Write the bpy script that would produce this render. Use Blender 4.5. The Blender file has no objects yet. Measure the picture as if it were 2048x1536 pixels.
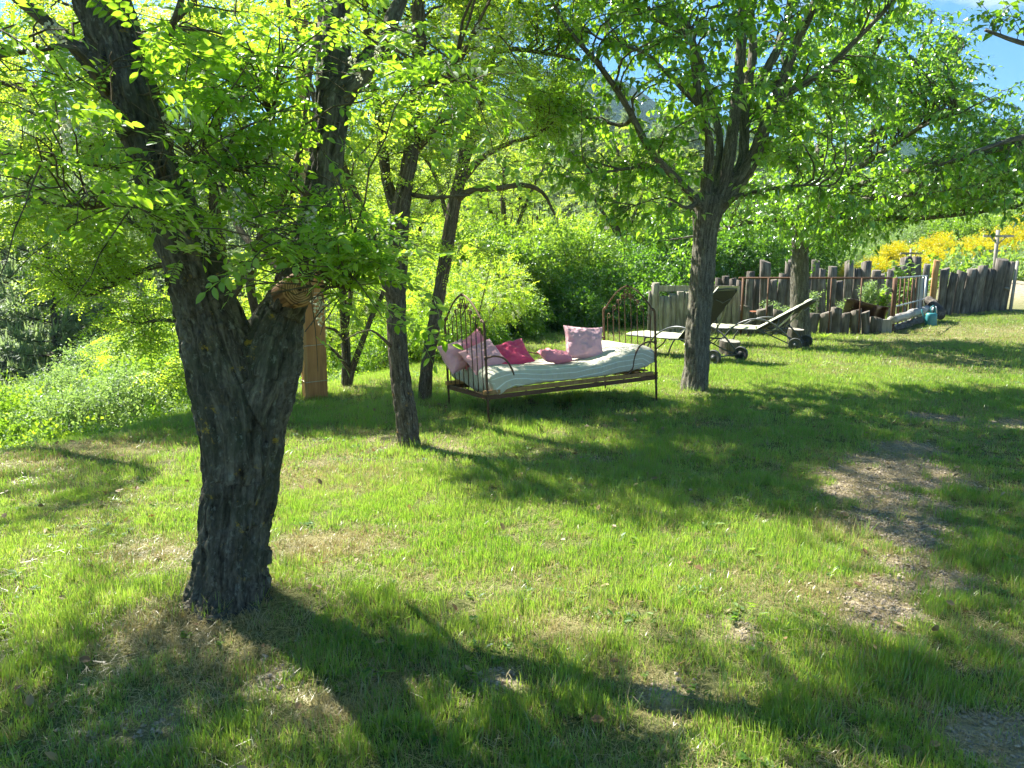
import bpy, math, random
import numpy as np
from mathutils import Vector, Matrix, Euler

sc = bpy.context.scene
COL = sc.collection
rng = np.random.default_rng(11)
R = math.radians

# ------------------------------------------------------------------ camera
PITCH = R(8.7)
F = 1547.0
CAM = np.array([0.0, 0.0, 1.6])
cd = bpy.data.cameras.new("camera")
cam = bpy.data.objects.new("camera", cd)
COL.objects.link(cam)
cam.location = CAM
cam.rotation_euler = (math.pi / 2 - PITCH, 0, 0)
cd.sensor_width = 36
cd.lens = 36 * F / 2048
cd.clip_start = 0.05
cd.clip_end = 3000
sc.camera = cam

# ------------------------------------------------------------------ sky and sun
SUN_EL, SUN_AZ = R(52), R(-48)          # azimuth from +Y, negative = left
w = bpy.data.worlds.new("World")
sc.world = w
w.use_nodes = True
nt = w.node_tree
for n in list(nt.nodes):
    nt.nodes.remove(n)
N = nt.nodes.new
L = nt.links.new
out = N("ShaderNodeOutputWorld")
sky = N("ShaderNodeTexSky")
sky.sky_type = 'NISHITA'
sky.sun_disc = False
sky.sun_elevation = SUN_EL
sky.sun_rotation = SUN_AZ % (2 * math.pi)
sky.altitude = 900
sky.air_density = 1.0
sky.dust_density = 0.0
sky.ozone_density = 1.6
bg = N("ShaderNodeBackground"); bg.inputs[1].default_value = 0.05
hsv = N('ShaderNodeHueSaturation'); hsv.inputs['Saturation'].default_value = 1.4
L(sky.outputs[0], hsv.inputs['Color']); L(hsv.outputs[0], bg.inputs[0])
bgc = N("ShaderNodeBackground"); bgc.inputs[0].default_value = (0.93, 0.96, 1, 1); bgc.inputs[1].default_value = 0.34
tc = N("ShaderNodeTexCoord")
mp = N("ShaderNodeMapping"); mp.inputs[3].default_value = (1.6, 1.6, 4.2); mp.inputs[1].default_value = (0.35, 0.2, 0.62)
L(tc.outputs[0], mp.inputs[0])
cn = N("ShaderNodeTexNoise"); cn.inputs['Scale'].default_value = 1.7; cn.inputs['Detail'].default_value = 7; cn.inputs['Roughness'].default_value = 0.55
L(mp.outputs[0], cn.inputs[0])
cr = N("ShaderNodeMapRange"); cr.inputs[1].default_value = 0.56; cr.inputs[2].default_value = 0.66
cr.interpolation_type = 'SMOOTHSTEP'
L(cn.outputs[0], cr.inputs[0])
mx = N("ShaderNodeMixShader")
L(cr.outputs[0], mx.inputs[0]); L(bg.outputs[0], mx.inputs[1]); L(bgc.outputs[0], mx.inputs[2])
L(mx.outputs[0], out.inputs[0])

sd = bpy.data.lights.new("sun", 'SUN')
sd.energy = 5.0
sd.angle = R(0.5)
sd.color = (1.0, 0.95, 0.86)
so = bpy.data.objects.new("sun", sd)
COL.objects.link(so)
TOSUN = np.array([math.sin(SUN_AZ) * math.cos(SUN_EL), math.cos(SUN_AZ) * math.cos(SUN_EL), math.sin(SUN_EL)])
so.rotation_euler = Vector(-TOSUN).to_track_quat('-Z', 'Y').to_euler()
so.location = (-20, 20, 30)

sc.view_settings.view_transform = 'Standard'
sc.view_settings.look = 'None'
sc.view_settings.exposure = 2.05
sc.view_settings.gamma = 1.0
sc.view_settings.use_curve_mapping = False
sc.render.engine = 'CYCLES'
cy = sc.cycles
cy.use_denoising = True
cy.max_bounces = 7
cy.diffuse_bounces = 3
cy.glossy_bounces = 2
cy.transmission_bounces = 4
cy.transparent_max_bounces = 4
cy.volume_bounces = 0
cy.use_adaptive_sampling = True
cy.adaptive_threshold = 0.02
cy.sample_clamp_indirect = 6

# ------------------------------------------------------------------ helpers
def P(u, v, t):
    """point seen at photo pixel (u, v) at forward depth t"""
    cx, cyy = (u - 1024) / F, (768 - v) / F
    c, s = math.cos(PITCH), math.sin(PITCH)
    d = np.array([cx, c + s * cyy, -s + c * cyy])
    return CAM + d * t

def proj(p):
    p = np.asarray(p, float)
    q = p - CAM
    c, s = math.cos(PITCH), math.sin(PITCH)
    dep = q[..., 1] * c - q[..., 2] * s
    up = q[..., 1] * s + q[..., 2] * c
    dep2 = np.where(dep < 0.05, 0.05, dep)
    return 1024 + F * q[..., 0] / dep2, 768 - F * up / dep2, dep

def G(u, v):
    """flat-ground point under a pixel"""
    p = P(u, v, 1.0) - CAM
    t = -1.6 / p[2]
    return CAM + p * t

def _hash(ix, iy, iz, seed):
    h = (ix * 374761393 + iy * 668265263 + iz * 2147483647 + seed * 144665) & 0xFFFFFFFF
    h = ((h ^ (h >> 13)) * 1274126177) & 0xFFFFFFFF
    h = ((h ^ (h >> 16)) * 2246822519) & 0xFFFFFFFF
    h = h ^ (h >> 15)
    return (h & 0xFFFFFF) / float(0xFFFFFF)

def vnoise(p, seed=0):
    p = np.asarray(p, float)
    i = np.floor(p).astype(np.int64)
    f = p - i
    f = f * f * (3 - 2 * f)
    r = 0
    for dx in (0, 1):
        wx = f[..., 0] if dx else 1 - f[..., 0]
        for dy in (0, 1):
            wy = f[..., 1] if dy else 1 - f[..., 1]
            for dz in (0, 1):
                wz = f[..., 2] if dz else 1 - f[..., 2]
                r = r + wx * wy * wz * _hash(i[..., 0] + dx, i[..., 1] + dy, i[..., 2] + dz, seed)
    return r

def fbm(p, o=4, seed=0):
    p = np.asarray(p, float)
    a, s, t = 0.5, 0, 0
    for k in range(o):
        s = s + a * vnoise(p, seed + k * 17); t += a
        p = p * 2.03; a *= 0.5
    return s / t

def n2(x, y, sc_, seed=0, o=3):
    x = np.asarray(x, float); y = np.asarray(y, float)
    return fbm(np.stack([x * sc_, y * sc_, np.full_like(x, 0.37)], -1), o, seed)

def sstep(a, b, x):
    t = np.clip((x - a) / (b - a), 0, 1)
    return t * t * (3 - 2 * t)

def make_mesh(name, V, Fc, mats, smooth=True, attrs=None, fmat=None):
    """Fc: (n,3) or (n,4) array, or a list of such arrays"""
    V = np.asarray(V, np.float32)
    if not isinstance(Fc, (list, tuple)):
        Fc = [Fc]
    Fc = [np.asarray(f, np.int32) for f in Fc if len(f)]
    me = bpy.data.meshes.new(name)
    nl = sum(f.size for f in Fc); npoly = sum(len(f) for f in Fc)
    me.vertices.add(len(V)); me.vertices.foreach_set("co", V.ravel())
    me.loops.add(nl); me.polygons.add(npoly)
    me.loops.foreach_set("vertex_index", np.concatenate([f.ravel() for f in Fc]))
    tot = np.concatenate([np.full(len(f), f.shape[1], np.int32) for f in Fc])
    st = np.concatenate([[0], np.cumsum(tot)[:-1]]).astype(np.int32)
    me.polygons.foreach_set("loop_start", st)
    me.polygons.foreach_set("loop_total", tot)
    if fmat is not None:
        me.polygons.foreach_set("material_index", np.asarray(fmat, np.int32))
    me.update(calc_edges=True)
    me.polygons.foreach_set("use_smooth", np.full(npoly, smooth))
    for k, a in (attrs or {}).items():
        a = np.asarray(a, np.float32)
        if a.ndim == 2:
            at = me.attributes.new(k, 'FLOAT_VECTOR', 'POINT'); at.data.foreach_set("vector", a.ravel())
        else:
            at = me.attributes.new(k, 'FLOAT', 'POINT'); at.data.foreach_set("value", a)
    for m in (mats if isinstance(mats, (list, tuple)) else [mats]):
        if m: me.materials.append(m)
    return me

def link(name, me, parent=None):
    o = bpy.data.objects.new(name, me)
    COL.objects.link(o)
    if parent is not None:
        o.parent = parent
    return o

def tag(o, label=None, cat=None, group=None, kind=None):
    if label: o['label'] = label
    if cat: o['category'] = cat
    if group: o['group'] = group
    if kind: o['kind'] = kind
    return o

def thing(name, loc, label, cat, group=None, rz=0):
    o = bpy.data.objects.new(name, None)
    o.empty_display_size = 0.2
    COL.objects.link(o)
    o.location = loc
    o.rotation_euler = (0, 0, rz)
    return tag(o, label, cat, group)

def copy_tree(o, parent=None):
    kids = list(o.children)
    c = o.copy(); COL.objects.link(c); c.parent = parent
    for ch in kids:
        copy_tree(ch, c)
    return c

class MB:
    """collects shapes; vertices in the coordinates of the thing they belong to"""
    def __init__(s):
        s.V = []; s.Q = []; s.T = []; s.n = 0; s.bc = []
    def add(s, V, Q=None, T=None, bc=None):
        V = np.asarray(V, float).reshape(-1, 3)
        if Q is not None and len(Q): s.Q.append(np.asarray(Q) + s.n)
        if T is not None and len(T): s.T.append(np.asarray(T) + s.n)
        s.V.append(V); s.bc.append(V if bc is None else bc); s.n += len(V)
    def box(s, c, size, rot=None):
        c = np.asarray(c, float)
        v = np.array([[x, y, z] for x in (-.5, .5) for y in (-.5, .5) for z in (-.5, .5)]) * np.asarray(size, float)
        # small chamfer-free box; edges softened by bevel modifier where needed
        if rot is not None: v = v @ np.array(rot).T
        q = [[0, 1, 3, 2], [4, 6, 7, 5], [0, 4, 5, 1], [2, 3, 7, 6], [0, 2, 6, 4], [1, 5, 7, 3]]
        s.add(v + c, q)
    def tube(s, pts, rad, n=8, caps=True, L0=0.0, ell=None):
        pts = np.asarray(pts, float)
        m = len(pts)
        rad = np.broadcast_to(np.asarray(rad, float), (m,))
        tg = np.gradient(pts, axis=0)
        tg /= np.linalg.norm(tg, axis=1)[:, None] + 1e-12
        a = np.array([0, 1, 0.0]) if abs(tg[0][1]) < 0.9 else np.array([1.0, 0, 0])
        e1 = cross(tg[0], a); e1 /= nrm3(e1)
        th = np.arange(n) * 2 * np.pi / n
        rings = []; bcs = []
        LL = L0
        for i in range(m):
            if i:
                LL += np.linalg.norm(pts[i] - pts[i - 1])
            e1 = e1 - tg[i] * (e1 @ tg[i]); e1 = e1 / nrm3(e1)
            e2 = cross(tg[i], e1)
            rings.append(pts[i] + rad[i] * (np.cos(th)[:, None] * e1 + np.sin(th)[:, None] * e2))
            bcs.append(np.stack([rad[i] * np.cos(th), rad[i] * np.sin(th), np.full(n, LL)], 1))
        V = np.concatenate(rings); B = np.concatenate(bcs)
        k = np.arange(n); k2 = (k + 1) % n
        Q = []
        for i in range(m - 1):
            Q.append(np.stack([i * n + k, i * n + k2, (i + 1) * n + k2, (i + 1) * n + k], 1))
        Q = np.concatenate(Q)
        T = None
        if caps:
            V = np.concatenate([V, [pts[0], pts[-1]]]); B = np.concatenate([B, [[0, 0, L0], [0, 0, LL]]])
            T = np.concatenate([np.stack([k2, k, np.full(n, m * n)], 1),
                                np.stack([(m - 1) * n + k, (m - 1) * n + k2, np.full(n, m * n + 1)], 1)])
        s.add(V, Q, T, B)
    def sheet(s, Pg, closed=False):
        Pg = np.asarray(Pg, float); a, b = Pg.shape[:2]
        idx = np.arange(a * b).reshape(a, b)
        Q = np.stack([idx[:-1, :-1], idx[1:, :-1], idx[1:, 1:], idx[:-1, 1:]], -1).reshape(-1, 4)
        s.add(Pg.reshape(-1, 3), Q)
    def arrays(s):
        V = np.concatenate(s.V); B = np.concatenate(s.bc)
        fs = []
        if s.Q: fs.append(np.concatenate(s.Q))
        if s.T: fs.append(np.concatenate(s.T))
        return V, fs, B
    def build(s, name, mat, parent=None, smooth=True, bevel=0):
        V, fs, B = s.arrays()
        me = make_mesh(name, V, fs, mat, smooth, {'bc': B})
        o = link(name, me, parent)
        if bevel:
            md = o.modifiers.new("bevel", 'BEVEL'); md.width = bevel; md.segments = 2; md.limit_method = 'ANGLE'
        return o

def cross(a, b):
    return np.array([a[1] * b[2] - a[2] * b[1], a[2] * b[0] - a[0] * b[2], a[0] * b[1] - a[1] * b[0]])
def nrm3(a):
    return math.sqrt(a[0] * a[0] + a[1] * a[1] + a[2] * a[2])

def rotm(ax, ang):
    return np.array(Matrix.Rotation(ang, 3, Vector(ax)))

def spline(pts, step=0.05):
    """Catmull-Rom through rows [x,y,z,r]"""
    p = np.asarray(pts, float)
    if len(p) == 2:
        n = max(2, int(np.linalg.norm(p[1, :3] - p[0, :3]) / step) + 1)
        return p[0] + (p[1] - p[0]) * np.linspace(0, 1, n)[:, None]
    q = np.vstack([2 * p[0] - p[1], p, 2 * p[-1] - p[-2]])
    o = []
    for i in range(1, len(q) - 2):
        n = max(2, int(np.linalg.norm(q[i + 1, :3] - q[i, :3]) / step))
        t = np.arange(n)[:, None] / n
        a, b, c, d = q[i - 1], q[i], q[i + 1], q[i + 2]
        o.append(0.5 * (2 * b + (c - a) * t + (2 * a - 5 * b + 4 * c - d) * t ** 2 + (-a + 3 * b - 3 * c + d) * t ** 3))
    o.append(p[-1:])
    r = np.vstack(o)
    r[:, 3] = np.maximum(r[:, 3], 0.0015)
    return r

def limb(spec, step=0.06):
    """rows (u, v, depth, radius in px)"""
    return spline([list(P(u, v, t)) + [r * t / F] for u, v, t, r in spec], step)

# ------------------------------------------------------------------ materials
def newmat(name):
    m = bpy.data.materials.new(name); m.use_nodes = True
    t = m.node_tree
    for n in list(t.nodes): t.nodes.remove(n)
    o = t.nodes.new("ShaderNodeOutputMaterial")
    return m, t, o

def ramp(t, fac, stops):
    r = t.nodes.new("ShaderNodeValToRGB")
    e = r.color_ramp.elements
    while len(e) > 1: e.remove(e[-1])
    e[0].position, e[0].color = stops[0][0], (*stops[0][1], 1)
    for p, c in stops[1:]:
        x = e.new(p); x.color = (*c, 1)
    t.links.new(fac, r.inputs[0])
    return r.outputs[0]

def noise(t, vec, scale, detail=4, rough=0.55, mapscale=None, dist=0):
    if mapscale:
        m = t.nodes.new("ShaderNodeMapping"); m.inputs[3].default_value = mapscale
        t.links.new(vec, m.inputs[0]); vec = m.outputs[0]
    n = t.nodes.new("ShaderNodeTexNoise")
    n.inputs['Scale'].default_value = scale; n.inputs['Detail'].default_value = detail
    n.inputs['Roughness'].default_value = rough; n.inputs['Distortion'].default_value = dist
    t.links.new(vec, n.inputs[0])
    return n.outputs[0]

def attr(t, name, typ='GEOMETRY'):
    a = t.nodes.new("ShaderNodeAttribute"); a.attribute_name = name; a.attribute_type = typ
    return a

def mixc(t, f, a, b, mode='MIX'):
    m = t.nodes.new("ShaderNodeMix"); m.data_type = 'RGBA'; m.blend_type = mode
    for k, x in ((0, f), (6, a), (7, b)):
        if isinstance(x, (int, float)): m.inputs[k].default_value = x
        elif isinstance(x, tuple): m.inputs[k].default_value = (*x, 1)
        else: t.links.new(x, m.inputs[k])
    return m.outputs[2]

def math_(t, op, a, b=0.0, clamp=False):
    m = t.nodes.new("ShaderNodeMath"); m.operation = op; m.use_clamp = clamp
    for k, x in ((0, a), (1, b)):
        if isinstance(x, (int, float)): m.inputs[k].default_value = x
        else: t.links.new(x, m.inputs[k])
    return m.outputs[0]

def bump(t, h, strength, dist):
    b = t.nodes.new("ShaderNodeBump"); b.inputs['Strength'].default_value = strength; b.inputs['Distance'].default_value = dist
    t.links.new(h, b.inputs['Height'])
    return b.outputs[0]

def pbr(t, o, col, rough=0.7, nrm=None, metal=0.0, spec=0.5):
    p = t.nodes.new("ShaderNodeBsdfPrincipled")
    for k, x in (('Base Color', col), ('Roughness', rough), ('Metallic', metal), ('Specular IOR Level', spec)):
        if isinstance(x, (int, float)): p.inputs[k].default_value = x
        elif isinstance(x, tuple): p.inputs[k].default_value = (*x, 1)
        else: t.links.new(x, p.inputs[k])
    if nrm is not None: t.links.new(nrm, p.inputs['Normal'])
    t.links.new(p.outputs[0], o.inputs[0])
    return p

def leaf_mat(name, refl, trans, gloss=0.06, rough=0.35, tf=0.5, var=None, inst=False):
    """refl/trans: two colours each, mixed by the leaf's own tint"""
    m, t, o = newmat(name)
    a = attr(t, 'tint').outputs['Fac']
    if inst:
        b = attr(t, 'ptint', 'INSTANCER').outputs['Fac']
        a = math_(t, 'ADD', math_(t, 'MULTIPLY', a, 0.45), math_(t, 'MULTIPLY', b, 0.55))
    cr_ = mixc(t, a, refl[0], refl[1]); ct = mixc(t, a, trans[0], trans[1])
    d = t.nodes.new("ShaderNodeBsdfDiffuse"); t.links.new(cr_, d.inputs[0])
    tr = t.nodes.new("ShaderNodeBsdfTranslucent"); t.links.new(ct, tr.inputs[0])
    ms = t.nodes.new("ShaderNodeMixShader"); ms.inputs[0].default_value = tf
    t.links.new(d.outputs[0], ms.inputs[1]); t.links.new(tr.outputs[0], ms.inputs[2])
    g = t.nodes.new("ShaderNodeBsdfGlossy"); g.inputs['Roughness'].default_value = rough
    g.inputs[0].default_value = (0.9, 0.95, 1, 1)
    m2 = t.nodes.new("ShaderNodeMixShader")
    fr = t.nodes.new("ShaderNodeLayerWeight"); fr.inputs[0].default_value = 0.25
    ff = math_(t, 'ADD', math_(t, 'MULTIPLY', fr.outputs[0], 0.22), gloss, True)
    t.links.new(ff, m2.inputs[0]); t.links.new(ms.outputs[0], m2.inputs[1]); t.links.new(g.outputs[0], m2.inputs[2])
    t.links.new(m2.outputs[0], o.inputs[0])
    return m

def bark_mat(name, dark, mid, light, lichen=(0.35, 0.25, 0.03), lich_amt=0.62, scale=1.0, bstr=0.8, moss=None, lich_scale=9):
    m, t, o = newmat(name)
    bc = attr(t, 'bc').outputs['Vector']
    n1 = noise(t, bc, 26 * scale, 6, 0.6, (1, 1, 0.13), 0.9)
    n2_ = noise(t, bc, 90 * scale, 5, 0.65, (1, 1, 0.4))
    n3 = noise(t, bc, 5, 3, 0.5)
    f = math_(t, 'ADD', math_(t, 'MULTIPLY', n1, 0.65), math_(t, 'MULTIPLY', n2_, 0.35))
    c = ramp(t, f, [(0.36, dark), (0.5, mid), (0.66, light)])
    if moss: c = mixc(t, ramp(t, n3, [(0.45, (0, 0, 0)), (0.7, (0.7,) * 3)]), c, moss)
    lf = ramp(t, noise(t, bc, lich_scale, 7, 0.78), [(lich_amt, (0, 0, 0)), (lich_amt + 0.05, (0.75,) * 3)])
    c = mixc(t, lf, c, lichen)
    gl = ramp(t, noise(t, bc, 38, 4, 0.7, (1, 1, 0.6)), [(0.58, (0, 0, 0)), (0.66, (0.55,) * 3)])
    c = mixc(t, gl, c, (0.23, 0.25, 0.20))
    pbr(t, o, c, 0.9, bump(t, f, bstr, 0.02 / scale), spec=0.15)
    return m

M = {}
M['bark_big'] = bark_mat('locust_bark', (0.014, 0.012, 0.009), (0.080, 0.075, 0.058), (0.20, 0.19, 0.145), lich_amt=0.60, moss=(0.05, 0.06, 0.035))
M['bark_mid'] = bark_mat('young_locust_bark', (0.02, 0.016, 0.012), (0.085, 0.07, 0.052), (0.20, 0.17, 0.13), lichen=(0.34, 0.20, 0.04), lich_amt=0.61, scale=1.6)
M['bark_mul'] = bark_mat('mulberry_bark', (0.03, 0.028, 0.022), (0.12, 0.11, 0.085), (0.26, 0.25, 0.2), lichen=(0.35, 0.30, 0.08), lich_amt=0.63, scale=1.5)
M['twig'] = bark_mat('twig_bark', (0.05, 0.04, 0.028), (0.11, 0.09, 0.06), (0.2, 0.17, 0.12), lich_amt=0.75, scale=2)
M['pine_bark'] = bark_mat('pine_bark', (0.04, 0.03, 0.025), (0.10, 0.08, 0.065), (0.18, 0.15, 0.13), lich_amt=0.8, scale=.2)

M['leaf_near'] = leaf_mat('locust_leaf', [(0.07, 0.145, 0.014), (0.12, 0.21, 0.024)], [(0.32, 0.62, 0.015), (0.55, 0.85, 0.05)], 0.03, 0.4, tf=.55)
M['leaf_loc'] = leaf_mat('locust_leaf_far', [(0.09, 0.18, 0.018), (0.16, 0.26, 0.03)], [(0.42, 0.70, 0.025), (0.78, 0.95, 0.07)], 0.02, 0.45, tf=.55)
M['leaf_mul'] = leaf_mat('mulberry_leaf', [(0.045, 0.115, 0.013), (0.09, 0.19, 0.02)], [(0.22, 0.52, 0.012), (0.50, 0.84, 0.035)], 0.06, 0.32)
M['leaf_bush'] = leaf_mat('bush_leaf', [(0.065, 0.13, 0.018), (0.14, 0.22, 0.03)], [(0.24, 0.48, 0.02), (0.52, 0.74, 0.05)], 0.015, 0.55)
M['leaf_dark'] = leaf_mat('dark_bush_leaf', [(0.035, 0.09, 0.014), (0.075, 0.155, 0.02)], [(0.13, 0.36, 0.015), (0.32, 0.60, 0.03)], 0.02, 0.5)
M['leaf_grey'] = leaf_mat('pale_bush_leaf', [(0.09, 0.15, 0.05), (0.17, 0.25, 0.09)], [(0.24, 0.44, 0.06), (0.45, 0.62, 0.14)], 0.03, 0.45)
M['needle'] = leaf_mat('pine_needles', [(0.12, 0.17, 0.06), (0.26, 0.33, 0.12)], [(0.22, 0.34, 0.10), (0.42, 0.56, 0.2)], 0.02, 0.5, tf=0.45)
M['broom'] = leaf_mat('broom_flowers', [(0.58, 0.47, 0.005), (0.76, 0.65, 0.012)], [(0.62, 0.52, 0.005), (0.8, 0.72, 0.012)], 0.01, 0.6, tf=0.4)
M['petal'] = leaf_mat('white_petals', [(0.55, 0.55, 0.42), (0.75, 0.75, 0.66)], [(0.5, 0.5, 0.35), (0.7, 0.7, 0.5)], 0.01, 0.5, tf=0.45)
M['pod'] = leaf_mat('dry_pods', [(0.05, 0.03, 0.02), (0.10, 0.06, 0.03)], [(0.05, 0.03, 0.01), (0.1, 0.06, 0.02)], 0.02, 0.5, tf=0.2)
def grass_mat():
    m, t, o = newmat('grass_blade')
    h = attr(t, 'h').outputs['Fac']; a = attr(t, 'tint').outputs['Fac']
    b = attr(t, 'ptint', 'INSTANCER').outputs['Fac']
    dry = attr(t, 'dry', 'INSTANCER').outputs['Fac']
    f = math_(t, 'ADD', math_(t, 'MULTIPLY', a, 0.5), math_(t, 'MULTIPLY', b, 0.5))
    cr_ = mixc(t, f, (0.045, 0.145, 0.014), (0.22, 0.33, 0.065))
    ct = mixc(t, f, (0.21, 0.47, 0.018), (0.58, 0.76, 0.09))
    # some blades are straw; more of them in dry patches
    df = math_(t, 'GREATER_THAN', math_(t, 'ADD', math_(t, 'MULTIPLY', dry, 0.8), math_(t, 'MULTIPLY', a, 0.62)), 0.60)
    basef = math_(t, 'MULTIPLY', math_(t, 'SUBTRACT', 1.0, math_(t, 'MULTIPLY', h, 2.2), True), 0.75)
    df2 = math_(t, 'MAXIMUM', math_(t, 'MULTIPLY', df, 0.9), basef)
    straw = mixc(t, b, (0.30, 0.24, 0.11), (0.50, 0.42, 0.22))
    cr_ = mixc(t, df2, cr_, straw); ct = mixc(t, df2, ct, mixc(t, 0.5, straw, (0.35, 0.25, 0.08)))
    d = t.nodes.new("ShaderNodeBsdfDiffuse"); t.links.new(cr_, d.inputs[0])
    tr = t.nodes.new("ShaderNodeBsdfTranslucent"); t.links.new(ct, tr.inputs[0])
    ms = t.nodes.new("ShaderNodeMixShader"); ms.inputs[0].default_value = 0.5
    t.links.new(d.outputs[0], ms.inputs[1]); t.links.new(tr.outputs[0], ms.inputs[2])
    g = t.nodes.new("ShaderNodeBsdfGlossy"); g.inputs['Roughness'].default_value = 0.38
    m2 = t.nodes.new("ShaderNodeMixShader"); m2.inputs[0].default_value = 0.075
    t.links.new(ms.outputs[0], m2.inputs[1]); t.links.new(g.outputs[0], m2.inputs[2])
    t.links.new(m2.outputs[0], o.inputs[0])
    return m
M['grass'] = grass_mat()

def wood_mat(name, c1, c2, c3, scale=1.0, rough=0.8, bstr=0.5, knots=True):
    m, t, o = newmat(name)
    bc = attr(t, 'bc').outputs['Vector']
    oi = t.nodes.new("ShaderNodeObjectInfo")
    n1 = noise(t, bc, 22 * scale, 5, 0.6, (1, 1, 0.08), 0.8)
    n2_ = noise(t, bc, 3.5 * scale, 3, 0.5)
    f = math_(t, 'ADD', math_(t, 'MULTIPLY', n1, 0.7), math_(t, 'MULTIPLY', n2_, 0.3))
    c = ramp(t, f, [(0.3, c1), (0.5, c2), (0.7, c3)])
    hv = t.nodes.new("ShaderNodeHueSaturation")
    t.links.new(math_(t, 'ADD', math_(t, 'MULTIPLY', oi.outputs['Random'], 0.6), 0.7), hv.inputs['Value'])
    t.links.new(c, hv.inputs['Color'])
    pbr(t, o, hv.outputs[0], rough, bump(t, f, bstr, 0.006), spec=0.25)
    return m
M['log'] = wood_mat('weathered_log', (0.028, 0.024, 0.02), (0.125, 0.11, 0.09), (0.30, 0.27, 0.225), 1.0, 0.9, 1.4)
M['sunlit_log'] = wood_mat('sunlit_tone_log', (0.06, 0.05, 0.04), (0.25, 0.225, 0.18), (0.45, 0.41, 0.34), 1.0, 0.9, 1.2)  # paler copy of the log tones; sun on the wall put into colour
M['board'] = wood_mat('orange_board', (0.20, 0.09, 0.032), (0.34, 0.165, 0.062), (0.44, 0.23, 0.09), 1.0, 0.6, 0.2)
M['pole'] = wood_mat('pole_wood', (0.12, 0.08, 0.045), (0.23, 0.155, 0.09), (0.33, 0.23, 0.14), 1.0)
M['slat'] = wood_mat('slat_wood', (0.24, 0.125, 0.045), (0.42, 0.235, 0.09), (0.52, 0.33, 0.15), 1.0, 0.6, 0.2)
M['greywood'] = wood_mat('grey_plank', (0.14, 0.13, 0.11), (0.28, 0.26, 0.22), (0.42, 0.39, 0.34), 1.0)
M['orangewood'] = wood_mat('raw_wood', (0.2, 0.1, 0.035), (0.36, 0.2, 0.08), (0.5, 0.32, 0.15), 1.0)

def cut_mat():
    m, t, o = newmat('sawn_end')
    bc = attr(t, 'bc').outputs['Vector']
    sx = t.nodes.new("ShaderNodeVectorMath"); sx.operation = 'LENGTH'; t.links.new(bc, sx.inputs[0])
    nn = noise(t, bc, 14, 4, 0.6)
    ww = math_(t, 'SINE', math_(t, 'ADD', math_(t, 'MULTIPLY', sx.outputs['Value'], 620), math_(t, 'MULTIPLY', nn, 14)))
    f = math_(t, 'ADD', math_(t, 'MULTIPLY', ww, 0.2), nn)
    c = ramp(t, f, [(0.25, (0.09, 0.045, 0.02)), (0.5, (0.27, 0.15, 0.065)), (0.75, (0.40, 0.25, 0.12))])
    core = ramp(t, sx.outputs['Value'], [(0.0, (1, 1, 1)), (0.007, (1, 1, 1)), (0.014, (0, 0, 0))])
    c = mixc(t, core, c, (0.03, 0.015, 0.01))
    pbr(t, o, c, 0.7, bump(t, f, 0.4, 0.004), spec=0.2)
    return m
M['cut'] = cut_mat()

def simple(name, col, rough=0.6, metal=0.0, var=0.25, sc_=40, bstr=0.1, spec=0.5, col2=None):
    m, t, o = newmat(name)
    g = t.nodes.new("ShaderNodeTexCoord")
    n = noise(t, g.outputs['Object'], sc_, 5, 0.6)
    c2 = col2 or tuple(x * (1 - var) for x in col)
    c = ramp(t, n, [(0.35, c2), (0.62, col)])
    pbr(t, o, c, rough, bump(t, n, bstr, 0.004), metal, spec)
    return m
M['iron'] = simple('rusty_iron', (0.16, 0.085, 0.045), 0.75, 0.2, sc_=60, bstr=0.4, col2=(0.055, 0.035, 0.025))
M['rust'] = simple('rusted_bar', (0.15, 0.075, 0.04), 0.85, 0.1, sc_=30, bstr=0.4, col2=(0.10, 0.05, 0.03))
M['alu'] = simple('dark_grey_paint', (0.075, 0.085, 0.09), 0.35, 0.0)
M['sling'] = simple('black_mesh_fabric', (0.02, 0.021, 0.022), 0.7, bstr=0.3, sc_=200)
M['rubber'] = simple('grey_plastic_wheel', (0.04, 0.045, 0.048), 0.5)
M['hub'] = simple('wheel_hub', (0.10, 0.11, 0.115), 0.5)
M['cushion'] = simple('cream_cushion', (0.50, 0.51, 0.34), 0.9, sc_=12, var=0.15, bstr=0.4)
M['strap'] = simple('cream_strap', (0.55, 0.52, 0.33), 0.9)
M['wire'] = simple('wire', (0.55, 0.5, 0.42), 0.4, 0.6)
M['teal'] = simple('teal_plastic', (0.05, 0.25, 0.27), 0.4, var=0.2)
M['whiteplastic'] = simple('white_plastic', (0.6, 0.62, 0.62), 0.45)
M['dark'] = simple('dark_tarp', (0.045, 0.028, 0.022), 0.35, sc_=8, bstr=0.5)
M['terracotta'] = simple('terracotta', (0.35, 0.13, 0.06), 0.8)
M['galv'] = simple('galvanised', (0.45, 0.48, 0.48), 0.45, 0.5)
M['stone'] = simple('stone', (0.34, 0.32, 0.28), 0.9, sc_=9, bstr=0.8, var=0.4)
M['birch'] = wood_mat('birch_log_bark', (0.06, 0.055, 0.05), (0.38, 0.36, 0.32), (0.62, 0.60, 0.55), 0.6)

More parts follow.
